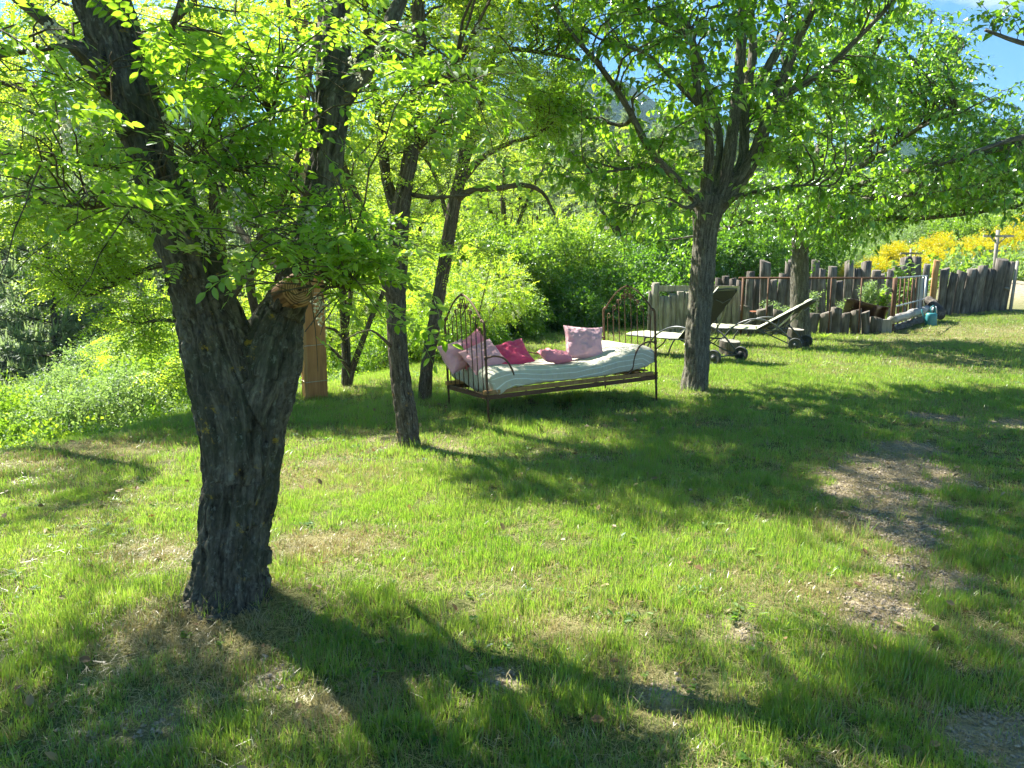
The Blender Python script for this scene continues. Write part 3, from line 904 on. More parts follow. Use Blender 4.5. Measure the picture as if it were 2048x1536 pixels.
class Foliage:
    """leaf templates placed many times, joined into one mesh"""
    def __init__(s, templates): s.t = templates; s.items = [[] for _ in templates]; s.n = 0
    def put(s, p, Rm, sc_, ti, k=None):
        k = rng.integers(len(s.t)) if k is None else k
        s.items[k].append((p, Rm, sc_, ti)); s.n += 1
    def build(s, name, mat, parent=None, kind='stuff'):
        V = []; T = []; A = []; n = 0
        for (tv, tt, ta), it in zip(s.t, s.items):
            if not it: continue
            P_ = np.array([i[0] for i in it]); R_ = np.array([i[1] for i in it]); S_ = np.array([i[2] for i in it]); I_ = np.array([i[3] for i in it])
            v = np.einsum('nij,vj->nvi', R_, tv) * S_[:, None, None] + P_[:, None, :]
            V.append(v.reshape(-1, 3))
            T.append((tt[None] + (np.arange(len(it)) * len(tv))[:, None, None]).reshape(-1, 3) + n)
            A.append(np.clip(ta[None] * .35 + I_[:, None] * .65, 0, 1).ravel())
            n += len(it) * len(tv)
        if not V: return None
        me_ = make_mesh(name, np.concatenate(V), np.concatenate(T), mat, False, {'tint': np.concatenate(A)})
        o_ = link(name, me_, parent)
        if kind: o_['kind'] = kind
        return o_

def frame(d, up=(0, 0, 1), roll=0.0):
    """rotation whose x axis is d and whose z axis is as near up as can be"""
    d = d / (nrm3(d) + 1e-9)
    y = cross(up, d); ny = nrm3(y)
    y = np.array([0, 1.0, 0]) if ny < 1e-5 else y / ny
    z = cross(d, y)
    if roll:
        c, s = math.cos(roll), math.sin(roll)
        y, z = c * y + s * z, -s * y + c * z
    return np.stack([d, y, z], 1)

LOC_HI = [compound(n, L_, .045, .023, True, dr, i) for i, (n, L_, dr) in enumerate([(15, .20, .2), (13, .18, .35), (17, .23, .28), (11, .15, .15), (15, .21, .5), (13, .19, .1)])]
LOC_LO = [compound(n, L_, .042, .022, False, dr, i + 20) for i, (n, L_, dr) in enumerate([(11, .18, .2), (13, .2, .35), (9, .16, .1), (13, .22, .5)])]
v_, t_ = mulberry_leaf()
MUL = [(v_, t_, np.full(len(v_), .5)), (v_ * [1, .85, 1.6], t_, np.full(len(v_), .2)), (v_ * [1, 1.1, .5], t_, np.full(len(v_), .8))]
_lo = (np.array([[0, 0, 0], [.38, -.3, .05], [.55, 0, -.06], [.38, .3, .05], [1.0, 0, -.3]]) * .10, np.array([[0, 1, 2], [0, 2, 3], [1, 4, 2], [2, 4, 3]]))
MUL_LO = [(_lo[0], _lo[1], np.full(5, .5)), (_lo[0] * [1, .85, 1.6], _lo[1], np.full(5, .2)), (_lo[0] * [1, 1.1, .5], _lo[1], np.full(5, .8))]
v_, t_ = oval_low(.06, .038)
def spray(nl, S, L_, W_, seed):
    """small leafy twig: leaves spread round a stalk along +x"""
    r = np.random.default_rng(seed); tm = oval_low(L_, W_, False); parts = []
    for i in range(nl):
        s = (i + .5) / nl
        Rm = eul(r.uniform(-.9, .9), r.normal(0, .5), r.uniform(-1.4, 1.4))
        parts.append((tm[0] * r.uniform(.7, 1.2) @ Rm.T + np.array([s * S, r.normal(0, .12 * S), r.normal(0, .12 * S) - .1 * S * s * s]), tm[1], r.uniform()))
    return merge(parts)
SPRAY = [spray(9, .22, .07, .045, i) for i in range(4)]
SPRAY_BIG = [spray(10, .34, .11, .075, i + 9) for i in range(4)]
TINY = [spray(10, .14, .035, .02, i + 30) for i in range(3)]

def near_limbs(T, c, far):
    c = np.asarray(c)
    return c[[np.linalg.norm(T.A - q, axis=1).min() < far for q in c]]

class Tree:
    def __init__(s): s.limbs = []; s.wood = MB()
    def limb(s, spec, step=.08): 
        l = limb(spec, step); s.limbs.append(l); return l
    def raw(s, pts, step=.08):
        l = spline(pts, step); s.limbs.append(l); return l
    def prep(s):
        s.A = np.concatenate([l[:, :3] for l in s.limbs]); s.AR = np.concatenate([l[:, 3] for l in s.limbs])
        s.AD = np.concatenate([np.gradient(l[:, :3], axis=0) for l in s.limbs]); s.AD /= np.linalg.norm(s.AD, axis=1)[:, None] + 1e-9
    def twig_to(s, c, maxr=.05, r0=None, bow=.25):
        d = c - s.A; dist = np.linalg.norm(d, axis=1)
        cost = dist + 1.0 * np.maximum(0, -d[:, 2] + .1) + 3.0 * np.maximum(0, s.AR - maxr) + 1.1 * np.maximum(0, -(d * s.AD).sum(1))
        cost = cost * (1 + .16 * np.abs(rng.normal(0, 1, len(cost))))
        i = int(np.argmin(cost))
        a = s.A[i]; L_ = dist[i]
        c1 = a + s.AD[i] * L_ * .35 + np.array([0, 0, .12 * L_])
        c2 = c - d[i] * .25 + np.array([0, 0, .08 * L_]) + rng.normal(0, .06 * L_, 3)
        n = max(4, int(L_ / .09))
        t = np.linspace(0, 1, n)[:, None]
        p = (1 - t) ** 3 * a + 3 * (1 - t) ** 2 * t * c1 + 3 * (1 - t) * t * t * c2 + t ** 3 * c
        p[1:-1] += rng.normal(0, .008 * L_ + .003, (n - 2, 3))
        r0 = min(s.AR[i] * .75, .004 + .009 * L_) if r0 is None else r0
        return p, np.linspace(r0, .0022, n)

def clusters(n, c, rad, shell=.0, pred=None, seed=0):
    """points in an ellipsoid, more of them near its skin when shell > 0"""
    r = np.random.default_rng(seed)
    q = r.normal(0, 1, (n * 3, 3)); q /= np.linalg.norm(q, axis=1)[:, None]
    rr_ = r.uniform(0, 1, n * 3) ** (1 / 3)
    rr_ = shell + (1 - shell) * rr_ if shell else rr_
    p = q * rr_[:, None] * rad + c
    if pred is not None: p = p[pred(p)]
    return p[:n]

def shade_ok(p, strength=1.0, seed=5):
    r = np.random.default_rng(seed)
    l, off = lit_at(p)
    pr = np.clip(1.15 - 1.25 * l * strength, 0.0, 1)
    pr = np.where(off, .9, pr)
    return r.uniform(0, 1, len(p)) < pr

BED_C = np.array([P(1000, 725, 8.4), P(1090, 720, 8.6), P(1180, 715, 8.9), P(1260, 705, 9.0)])
def shades_bed(p):
    h = np.zeros(len(p), bool)
    for b in BED_C:
        d = np.asarray(p) - b; t = d @ TOSUN
        h |= (t > .5) & (np.linalg.norm(d - t[:, None] * TOSUN, axis=1) < .42)
    return h
def spare_bed(c, keep=.42):
    c = np.asarray(c)
    return c[~shades_bed(c) | (rng.uniform(0, 1, len(c)) < keep)]

def leafy_twig_locust(tr, fol, c, n_side=4, sp=.07, leafsc=1.0, wood=True, tint=.5, start=.35, racemes=None, collect=None):
    p, r_ = tr.twig_to(c)
    if wood: tr.wood.tube(p, r_, 5, caps=False)
    n = len(p)
    L_ = np.linalg.norm(np.diff(p, axis=0), axis=1).sum()
    branches = [(p[int(n * start):], r_)]
    dend = p[-1] - p[-2]; dend /= np.linalg.norm(dend) + 1e-9
    for k in range(n_side):
        i = rng.integers(max(1, int(n * .3)), n)
        d = dend * .5 + rng.normal(0, .6, 3); d[2] = d[2] * .5 - .05; d /= np.linalg.norm(d)
        ln = rng.uniform(.18, .42)
        m = 6; t = np.linspace(0, 1, m)[:, None]
        q = p[i] + d * ln * t + np.array([0, 0, -.25 * ln]) * t * t + rng.normal(0, .006, (m, 3)) * t
        branches.append((q, None))
        if wood: tr.wood.tube(q, np.linspace(.0035, .0015, m), 3, caps=False)
    for q, _ in branches:
        seg = np.linalg.norm(np.diff(q, axis=0), axis=1)
        tot = seg.sum(); cum = np.concatenate([[0], np.cumsum(seg)])
        m = max(2, int(tot / sp))
        for s in np.linspace(.1 * tot, tot, m):
            i = min(len(seg) - 1, int(np.searchsorted(cum, s)) - 1 if s > 0 else 0); i = max(i, 0)
            f = (s - cum[i]) / (seg[i] + 1e-9)
            pos = q[i] * (1 - f) + q[i + 1] * f
            ax = (q[i + 1] - q[i]) / (seg[i] + 1e-9)
            a = rng.uniform(0, 6.28)
            side = cross(ax, [0, 0, 1]); side /= nrm3(side) + 1e-6
            d = ax * rng.uniform(.1, .7) + side * rng.choice([-1, 1]) * rng.uniform(.5, 1) + np.array([0, 0, rng.uniform(-.35, .3)])
            Rm = frame(d, roll=rng.normal(0, .45))
            ti = np.clip(tint + rng.normal(0, .25), 0, 1)
            if collect is not None: collect.append((pos, Rm, leafsc * rng.uniform(.6, 1.2), ti))
            else: fol.put(pos, Rm, leafsc * rng.uniform(.75, 1.15), ti)
        if racemes is not None and rng.uniform() < racemes[1]:
            racemes[0].append(q[-1] if rng.uniform() < .5 else q[len(q) // 2])

def leafy_twig_mulberry(tr, fol, c, n_side=4, sp=.045, leafsc=1.0, tint=.5, spread=.42):
    p, r_ = tr.twig_to(c, .06)
    tr.wood.tube(p, r_, 5, caps=False)
    n = len(p)
    dend = p[-1] - p[max(0, n - 3)]; dend /= np.linalg.norm(dend) + 1e-9
    br = [p[int(n * .55):]]
    for k in range(n_side):
        i = rng.integers(max(1, int(n * .35)), n)
        d = dend * .6 + rng.normal(0, .55, 3); d[2] = d[2] * .6 + .05; d /= np.linalg.norm(d)
        ln = rng.uniform(.5, 1.2) * spread
        m = 6; t = np.linspace(0, 1, m)[:, None]
        q = p[i] + d * ln * t + np.array([0, 0, -.12 * ln]) * t * t + rng.normal(0, .008, (m, 3)) * t
        br.append(q); tr.wood.tube(q, np.linspace(.0045, .002, m), 3, caps=False)
    for q in br:
        if len(q) < 2: continue
        seg = np.linalg.norm(np.diff(q, axis=0), axis=1); tot = seg.sum(); cum = np.concatenate([[0], np.cumsum(seg)])
        for s in np.arange(.04, tot, sp):
            i = max(0, min(len(seg) - 1, int(np.searchsorted(cum, s)) - 1))
            pos = q[i] + (q[i + 1] - q[i]) * (s - cum[i]) / (seg[i] + 1e-9)
            a = rng.uniform(0, 6.28)
            d = np.array([math.cos(a), math.sin(a), rng.uniform(-1.0, .15)]) + .6 * (q[i + 1] - q[i]) / (seg[i] + 1e-9)
            fol.put(pos + rng.normal(0, .02, 3), frame(d, roll=rng.normal(0, .4)), leafsc * rng.uniform(.6, 1.25), np.clip(tint + rng.normal(0, .28), 0, 1))

def remeshed_trunk(name, limbs, voxel, mat, parent, amp=.012, lump=.015, sub=0, n=20, freq=26):
    """limbs joined into one skin, then furrowed like bark"""
    b = MB()
    for l in limbs: b.tube(l[:, :3], l[:, 3], n)
    V, fs, _ = b.arrays()
    me_ = make_mesh('tmp', V, fs, None)
    o_ = link('tmp', me_)
    md = o_.modifiers.new('r', 'REMESH'); md.mode = 'VOXEL'; md.voxel_size = voxel; md.adaptivity = 0
    ms = o_.modifiers.new('s', 'SMOOTH'); ms.iterations = 6; ms.factor = .5
    dg = bpy.context.evaluated_depsgraph_get()
    me2 = bpy.data.meshes.new_from_object(o_.evaluated_get(dg))
    bpy.data.objects.remove(o_); bpy.data.meshes.remove(me_)
    nv = len(me2.vertices)
    co = np.empty(nv * 3, np.float32); me2.vertices.foreach_get('co', co); co = co.reshape(-1, 3).astype(float)
    no = np.empty(nv * 3, np.float32); me2.vertex_normals.foreach_get('vector', no); no = no.reshape(-1, 3)
    S = []; E1 = []; E2 = []; LL = []; RA = []; TG = []
    for l in limbs:
        p = l[::2, :3] if len(l) > 8 else l[:, :3]; r_ = l[::2, 3] if len(l) > 8 else l[:, 3]
        tg = np.gradient(p, axis=0); tg /= np.linalg.norm(tg, axis=1)[:, None]
        e1 = np.array([1.0, 0, 0]); L0 = 0
        for i in range(len(p)):
            if i: L0 += np.linalg.norm(p[i] - p[i - 1])
            e1 = e1 - tg[i] * (e1 @ tg[i]); e1 /= np.linalg.norm(e1)
            S.append(p[i]); E1.append(e1.copy()); E2.append(np.cross(tg[i], e1)); LL.append(L0); RA.append(r_[i]); TG.append(tg[i])
    S, E1, E2, LL, RA, TG = map(np.array, (S, E1, E2, LL, RA, TG))
    best = np.zeros(nv, int)
    for a in range(0, nv, 8000):
        d = np.linalg.norm(co[a:a + 8000, None] - S[None], axis=2) - RA[None] * .9
        best[a:a + 8000] = d.argmin(1)
    dv = co - S[best]
    bc = np.stack([(dv * E1[best]).sum(1), (dv * E2[best]).sum(1), LL[best] + (dv * TG[best]).sum(1)], 1)
    w_ = fbm(bc * [9, 9, 3.5], 3, 7)[:, None] - .5
    f = bc * [freq, freq, freq * .13] + w_ * 3.6
    rg = 1 - np.abs(2 * fbm(f, 2, 3) - 1) * 2.2
    f2 = bc * [freq * 2.1, freq * 2.1, freq * .5] + w_ * 2
    rg2 = np.abs(2 * fbm(f2, 3, 13) - 1)
    lm = fbm(bc * [6, 6, 1.8], 3, 29) - .5
    sc_ = np.clip(RA[best] / .12, .15, 1)
    dis = (-amp * 1.25 * np.clip(rg, 0, 1) ** 1.3 + amp * .5 * rg2 + lump * 2 * lm) * sc_
    co = co + no * dis[:, None]
    me2.vertices.foreach_set('co', co.astype(np.float32).ravel())
    at = me2.attributes.new('bc', 'FLOAT_VECTOR', 'POINT'); at.data.foreach_set('vector', bc.astype(np.float32).ravel())
    me2.materials.clear(); me2.materials.append(mat)
    me2.polygons.foreach_set('use_smooth', np.ones(len(me2.polygons), bool))
    me2.update(); me2.name = name
    return link(name, me2, parent)

def rebase(root, base):
    """put the thing's Empty at its base without moving its parts"""
    root.location = base
    for ch in root.children:
        ch.location = Vector(ch.location) - Vector(base)

# ------------------------------------------------------------------ the big forked locust
t1 = thing('locust_tree', (0, 0, 0), 'huge forked locust trunk with furrowed dark bark and a sawn limb, nearest to the camera', 'tree')
T = Tree()
main = T.limb([(455, 1300, 3.55, 128), (455, 1225, 3.55, 118), (458, 1180, 3.55, 93), (462, 1100, 3.54, 82), (469, 1000, 3.53, 78), (478, 900, 3.5, 79), (470, 820, 3.5, 84), (448, 740, 3.5, 84), (428, 670, 3.48, 78), (404, 600, 3.45, 68), (374, 510, 3.4, 66), (337, 410, 3.38, 60), (300, 310, 3.35, 57), (268, 200, 3.3, 61), (232, 90, 3.28, 62), (205, 0, 3.25, 62), (170, -150, 3.2, 50), (110, -400, 3.3, 40), (60, -700, 3.5, 24), (40, -900, 3.5, 8)])
core = T.limb([(490, 1150, 3.56, 50), (498, 1000, 3.54, 60), (505, 900, 3.52, 64), (520, 800, 3.52, 72), (540, 720, 3.55, 74), (556, 655, 3.57, 62), (578, 590, 3.62, 44), (602, 520, 3.66, 40), (634, 420, 3.66, 44), (650, 320, 3.66, 40), (662, 220, 3.68, 42), (670, 140, 3.7, 44), (668, 60, 3.75, 36), (670, -100, 3.8, 32), (690, -350, 3.9, 24), (720, -650, 4, 12), (730, -800, 4, 5)])
fork = T.limb([(674, 190, 3.7, 36), (712, 148, 3.7, 28), (757, 96, 3.72, 21), (800, 0, 3.8, 16), (850, -150, 3.9, 12), (930, -350, 4.1, 6)])
left = T.limb([(262, 250, 3.3, 28), (215, 175, 3.25, 22), (150, 95, 3.2, 18), (90, 40, 3.15, 16), (0, -30, 3.1, 14), (-120, -130, 3.0, 9), (-260, -260, 2.9, 4)])
stub = T.limb([(556, 680, 3.6, 46), (574, 620, 3.55, 40), (588, 585, 3.46, 37)])
thin = [T.limb([(312, 112, 3.2, 9), (345, 50, 3.1, 7), (368, -20, 3.05, 6), (385, -120, 3.0, 3)]),
        T.limb([(215, 185, 3.2, 8), (150, 98, 3.0, 6), (80, 100, 2.9, 5.5), (0, 112, 2.8, 5), (-90, 130, 2.7, 3)], .05),
        T.limb([(640, 50, 3.6, 8), (620, 140, 3.5, 6), (603, 290, 3.5, 6), (560, 400, 3.55, 8), (520, 480, 3.7, 9), (500, 560, 3.8, 9), (520, 660, 3.8, 9)], .05),
        T.limb([(640, 290, 3.6, 5), (560, 285, 3.3, 4), (545, 235, 3.1, 3)], .05),
        T.limb([(620, 390, 3.6, 5), (560, 360, 3.3, 4), (470, 340, 3.0, 3), (400, 330, 2.9, 2)], .05),
        T.limb([(330, 360, 3.3, 6), (250, 400, 3.0, 4), (170, 420, 2.8, 2.5)], .05),
        T.limb([(630, 460, 3.6, 5), (680, 520, 3.3, 4), (700, 580, 3.1, 2)], .05),
        T.limb([(760, 100, 3.7, 8), (830, 150, 3.4, 5), (920, 180, 3.2, 3)], .05),
        T.limb([(600, 560, 3.6, 12), (540, 520, 3.9, 9), (480, 460, 4.2, 7), (440, 360, 4.3, 5)], .05)]
for l_ in (main, core): l_[:, 3] *= .89
remeshed_trunk('trunk', [main, core, fork, left, stub], .0098, M['bark_big'], t1, amp=.020, lump=.024, freq=34)
tw = MB()
for l in thin: tw.tube(l[:, :3], l[:, 3], 7)
# sawn face of the cut limb
e = stub[-1, :3]; ax = stub[-1, :3] - stub[-4, :3]
ax = (CAM - e) * .75 / np.linalg.norm(CAM - e) + np.array([.45, 0, .25]); ax /= np.linalg.norm(ax)
Fr = frame(ax)
cb = MB()
rg = []; bb = []
for k, q in enumerate(np.linspace(0.0, 1, 9)):
    th = np.linspace(0, 2 * np.pi, 33)[:-1]
    rad_ = q * .076 * (1 + .05 * np.sin(2 * th + 1) + .04 * np.sin(5 * th))
    o_ = np.stack([np.full(32, .004 * (1 - q ** 6) - .012 * (q == 1)), rad_ * np.cos(th), rad_ * np.sin(th) * 1.04], 1)
    rg.append(o_ @ Fr.T + e + ax * .052); bb.append(o_ * [0, 1, 1])
rg.append(rg[-1] - ax * .10 ); bb.append(bb[-1] * 1.001)
Vc = np.concatenate(rg); k = np.arange(32); Q = np.concatenate([np.stack([i * 32 + k, i * 32 + (k + 1) % 32, (i + 1) * 32 + (k + 1) % 32, (i + 1) * 32 + k], 1) for i in range(len(rg) - 1)])
cb.add(Vc, Q, None, np.concatenate(bb))
cb.build('sawn_face', M['cut'], t1)
for sp_ in [[(-1.75, 3.2, 3.0, .06), (-2.3, 3.7, 3.8, .05), (-3.2, 4.3, 4.4, .035), (-4.4, 4.8, 4.7, .015)], [(-1.85, 3.3, 3.6, .06), (-2.3, 4.2, 4.5, .045), (-3.0, 5.3, 5.2, .03), (-3.6, 6.2, 5.5, .012)], [(-.8, 3.9, 3.5, .05), (-.9, 4.6, 4.4, .035), (-1.4, 5.4, 5.2, .02)], [(-1.9, 3.3, 4.0, .05), (-2.8, 3.1, 4.7, .035), (-4.0, 3.2, 5.0, .015)]]:  # unseen upper limbs added to carry the shade-casting crown
    l = T.raw(sp_, .12); thin.append(l)
    tw.tube(l[:, :3], l[:, 3], 7)
T.prep(); T.wood = tw
pix = [(350, 150), (420, 190), (480, 120), (540, 90), (560, 170), (450, 270), (520, 250), (380, 240), (330, 330), (400, 330), (480, 340), (560, 300), (440, 400), (360, 400), (300, 380), (250, 400), (205, 420), (330, 450), (400, 450), (480, 440), (540, 420), (600, 400),
       (650, 450), (700, 440), (560, 480), (610, 520), (660, 560), (590, 590), (700, 540), (250, 110), (200, 50), (300, 70), (380, 40), (470, 30), (560, 30), (640, 50), (700, 60), (760, 90), (820, 170), (880, 200), (940, 190), (780, 130), (860, 140), (640, 350), (730, 480), (410, 520),
       (20, 140), (60, 180), (110, 200), (150, 150), (40, 260), (10, 330), (70, 300), (130, 230), (0, 60), (60, 40), (350, 210), (440, 330), (520, 370), (600, 470), (300, 330), (600, 240), (420, 100), (690, 490), (500, 190), (640, 600)]
near_l = []; rac = []
pix += [(u + rng.normal(0, 30), v + rng.normal(0, 28)) for u, v in pix if u > 180] + [(u + rng.normal(0, 30), v + rng.normal(0, 28)) for u, v in pix if 420 < u < 760 or v < 130]
for i, (u, v) in enumerate(pix):
    dpt = rng.uniform(2.55, 3.25) if v > 130 else rng.uniform(2.6, 3.6)
    if u < 170: dpt = rng.uniform(2.2, 2.9)
    leafy_twig_locust(T, None, P(u, v, dpt), n_side=1, sp=.08, leafsc=1.0, tint=.55 if 300 < u else .25, collect=near_l, start=.5, racemes=(rac, .03))
print('near compound leaves', len(near_l))
def on_stem(p):
    u, v, d = proj(p)
    a = np.interp(v, [0, 60, 150, 250, 380], [600, 622, 612, 608, 590]); b = np.interp(v, [0, 60, 150, 250, 380], [700, 705, 735, 695, 690])
    st = a < u < b and 60 < v < 385
    ls = abs(u - np.interp(v, [0, 100, 200, 300, 400], [212, 240, 272, 300, 335])) < 52 and (v < 340 or 440 < v) or (abs(u - 390) < 75 and 470 < v < 640)
    fk = 395 < u < 640 and v > 545 - .1 * abs(u - 500) and not (585 < u < 720 and v < 640)
    low = v > 560 and u < 560
    gap = (600 < u < 730 and 570 < v < 800 and rng.uniform() < .85) or (330 < u < 650 and 250 < v < 520 and rng.uniform() < .38) or 430 < u < 500 and 430 < v < 520
    return (st and rng.uniform() < .95) or (ls and rng.uniform() < .93) or (math.hypot(u - 592, v - 572) < 62 and rng.uniform() < .93) or fk or low or (gap and rng.uniform() < .8) or (v > 480 and u < 340 and rng.uniform() < .85) or (d < 2.3)
near_l = [q for q in near_l if not on_stem(q[0] + q[1][:, 0] * .1)]
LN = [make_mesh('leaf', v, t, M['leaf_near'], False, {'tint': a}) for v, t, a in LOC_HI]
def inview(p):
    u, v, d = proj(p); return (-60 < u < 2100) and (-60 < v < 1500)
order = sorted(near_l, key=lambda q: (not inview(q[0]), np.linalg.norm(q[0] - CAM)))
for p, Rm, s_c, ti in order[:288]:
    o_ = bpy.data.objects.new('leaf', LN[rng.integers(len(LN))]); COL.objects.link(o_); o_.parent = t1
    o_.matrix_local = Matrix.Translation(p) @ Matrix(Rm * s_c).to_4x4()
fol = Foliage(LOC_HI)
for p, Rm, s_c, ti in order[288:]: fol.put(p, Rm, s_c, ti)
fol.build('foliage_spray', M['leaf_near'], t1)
# unseen crown above the frame, its clusters chosen for the shade they cast
top = Foliage(LOC_LO)
c = clusters(2600, np.array([-2.3, 4.3, 4.7]), np.array([4.0, 3.0, 1.8]), .0, lambda p: proj(p)[1] < -120, seed=3)
l_, off_ = lit_at(c); c = c[rng.uniform(0, 1, len(c)) < np.where(off_, .15, np.clip(.60 - l_, 0, 1) * 1.5)]
def shades_spray(p):
    h = np.zeros(len(p), bool)
    for s in np.linspace(.4, 7, 30):
        u, v, d = proj(p - TOSUN * s); h |= (u > 230) & (u < 860) & (v > 10) & (v < 560) & (d > 2.4) & (d < 3.6)
    return h
hs = shades_spray(c); c = c[~hs | (rng.uniform(0, 1, len(c)) < .12)]
print('top clusters', len(c))
for q in c: leafy_twig_locust(T, top, q, n_side=2, sp=.11, leafsc=1.05)
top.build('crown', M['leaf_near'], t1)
T.wood.build('twig', M['twig'], t1)['kind'] = 'stuff'
# blossom racemes
def raceme_mesh(seed, n=22):
    r = np.random.default_rng(seed); parts = []
    tm = oval_low(.017, .015)
    b = MB(); pts = [(0, 0, 0), (.01, .0, -.04), (.012, .005, -.09), (.01, .01, -.14)]
    for i in range(n):
        s = (i + 1) / n; a = i * 2.4
        c = np.array([.01 * s + .016 * (1.1 - .7 * s) * math.cos(a), .016 * (1.1 - .7 * s) * math.sin(a), -.15 * s])
        for k_ in range(3):
            parts.append((tm[0] * (1.15 - .5 * s) @ eul(r.uniform(-1, 1), r.uniform(.2, 1.3), a + r.normal(0, .7)).T + c, tm[1], r.uniform()))
    return merge(parts)
RAC = [raceme_mesh(i) for i in range(4)]
RM = [make_mesh('blossom', v, t, M['petal'], False, {'tint': a}) for v, t, a in RAC]
rpix = [(370, 205, 2.9), (385, 220, 2.9), (400, 190, 3.0), (330, 222, 2.9), (470, 185, 2.9), (480, 200, 3.0), (500, 245, 3.0), (520, 255, 3.0), (535, 270, 3.0), (510, 265, 2.9), (545, 250, 3.1), (600, 420, 3.1), (620, 430, 3.1), (650, 440, 3.0), (585, 470, 3.0), (610, 480, 3.0), (630, 590, 3.3), (645, 585, 3.3), (770, 50, 3.4), (790, 60, 3.4), (815, 40, 3.5), (740, 30, 3.4), (760, 80, 3.4), (690, 30, 3.3), (890, 10, 3.6), (905, 60, 3.7),
        (95, 35, 3.0), (80, 45, 2.9), (110, 40, 3.0), (180, 235, 3.1), (960, 40, 3.6), (1020, 20, 3.8), (1040, 35, 3.8), (945, 100, 3.8), (490, 390, 3.0), (500, 400, 3.0), (560, 130, 3.1), (700, 110, 3.4), (475, 250, 2.9), (420, 175, 2.9)]
rp_ = [P(u, v, d) for u, v, d in rpix]
for i, p in enumerate(rp_ + rac[:6]):
    o_ = bpy.data.objects.new('blossom', RM[i % 4]); COL.objects.link(o_); o_.parent = t1
    o_.location = p; o_.rotation_euler = (rng.normal(0, .2), rng.normal(0, .2), rng.uniform(0, 6)); s_c = rng.uniform(.6, .95); o_.scale = (s_c,) * 3
for ch in t1.children:
    if ch.name.startswith('trunk'): pass
base = Vector((P(455, 1225, 3.55)[0], P(455, 1225, 3.55)[1], gz1(-1.33, 3.4)))
t1.location = base
for ch in t1.children:
    ch.location = ch.location - base

# ------------------------------------------------------------------ other trees
def finish(root, T, fol, bark, leafm, crown='crown', voxel=None, trunks=None, base=None, extra=None, amp=.008, lump=.012, thinmat=None, freq=36):
    if voxel:
        remeshed_trunk('trunk', trunks, voxel, bark, root, amp=amp, lump=lump, freq=freq)
    if T.wood.V:
        o_ = T.wood.build('twig' if voxel else 'trunk', thinmat or bark, root)
        if voxel: o_['kind'] = 'stuff'
    if fol is not None: fol.build(crown, leafm, root)
    b = Vector(base); root.location = b
    for ch in root.children: ch.location = ch.location - b

def ground_base(u, v, t):
    p = P(u, v, t); return (p[0], p[1], gz1(p[0], p[1]))

# locust with the leaning stem in the middle
t2 = thing('locust_tree', (0, 0, 0), 'slender locust with orange lichen at its foot, left of the daybed, forking low', 'tree')
T = Tree()
a = T.limb([(822, 930, 6.98, 30), (818, 893, 6.98, 25), (812, 830, 6.98, 23), (800, 750, 6.98, 21), (793, 650, 6.98, 20), (796, 550, 6.98, 19), (799, 450, 6.98, 20), (812, 360, 6.98, 17), (830, 250, 7.0, 16), (838, 100, 7, 15), (836, 0, 7, 14), (835, -300, 7.1, 10), (840, -600, 7.2, 5)])
b_ = T.limb([(793, 625, 6.98, 13), (772, 560, 6.9, 13), (745, 480, 6.85, 11), (715, 400, 6.8, 9), (688, 335, 6.75, 8), (640, 230, 6.7, 7), (600, 100, 6.6, 6), (560, -60, 6.5, 4)])
c_ = T.limb([(800, 455, 6.98, 15), (785, 400, 7.05, 13), (772, 350, 7.1, 12), (760, 250, 7.2, 11), (740, 150, 7.3, 9), (730, 0, 7.4, 7), (715, -200, 7.5, 4)])
T.limb([(826, 390, 7, 5), (870, 395, 6.8, 4), (940, 390, 6.7, 2)])
T.limb([(836, 300, 7, 6), (880, 240, 6.8, 5), (930, 100, 6.6, 4), (980, 0, 6.5, 3)])
T.limb([(790, 700, 6.98, 4), (740, 660, 6.7, 2), (690, 680, 6.6, 1)])
T.prep()
fol = Foliage(LOC_LO)
c = np.concatenate([clusters(190, P(790, 60, 7.0), np.array([1.35, 1.5, 1.4]), .1, seed=31), clusters(120, P(800, -480, 7.2), np.array([2.3, 2.4, 1.9]), .2, seed=32),
                    np.array([P(u, v, 7 + rng.uniform(-.6, .6)) for u, v in [(700, 350), (660, 300), (720, 250), (790, 330), (870, 380), (900, 340), (850, 300), (760, 450), (700, 480), (640, 380), (890, 240), (950, 210), (760, 190), (720, 420), (830, 480)]])])
c = spare_bed(c[shade_ok(c, .8)])
for q in c: leafy_twig_locust(T, fol, q, n_side=4, sp=.065)
for l in T.limbs[3:]: T.wood.tube(l[:, :3], l[:, 3], 6)
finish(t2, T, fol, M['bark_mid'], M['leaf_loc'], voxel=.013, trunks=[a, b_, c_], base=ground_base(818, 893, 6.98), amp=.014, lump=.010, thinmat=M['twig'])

t3 = thing('locust_tree', (0, 0, 0), 'thin locust leaning to the right, directly behind the left end of the daybed', 'tree')
T = Tree()
a = T.limb([(848, 830, 9.25, 17), (850, 802, 9.25, 15), (853, 740, 9.25, 13.5), (868, 650, 9.25, 13.5), (885, 550, 9.25, 14), (898, 470, 9.25, 14), (910, 400, 9.25, 14), (925, 330, 9.2, 12), (935, 250, 9.2, 11), (945, 150, 9.2, 10), (960, 50, 9.2, 8), (985, -100, 9.2, 6), (1000, -350, 9.2, 3)])
T.limb([(912, 402, 9.25, 8), (940, 382, 9.1, 6.5), (1000, 376, 9, 5.5), (1045, 370, 8.9, 5), (1085, 385, 8.8, 4), (1110, 430, 8.8, 2.5)])
T.limb([(918, 372, 9.25, 7), (960, 320, 9.3, 6), (1010, 290, 9.3, 5), (1075, 270, 9.3, 3)])
T.limb([(925, 345, 9.2, 8), (948, 270, 9.3, 7), (975, 150, 9.4, 6), (1005, 60, 9.4, 5), (1040, -100, 9.5, 4)])
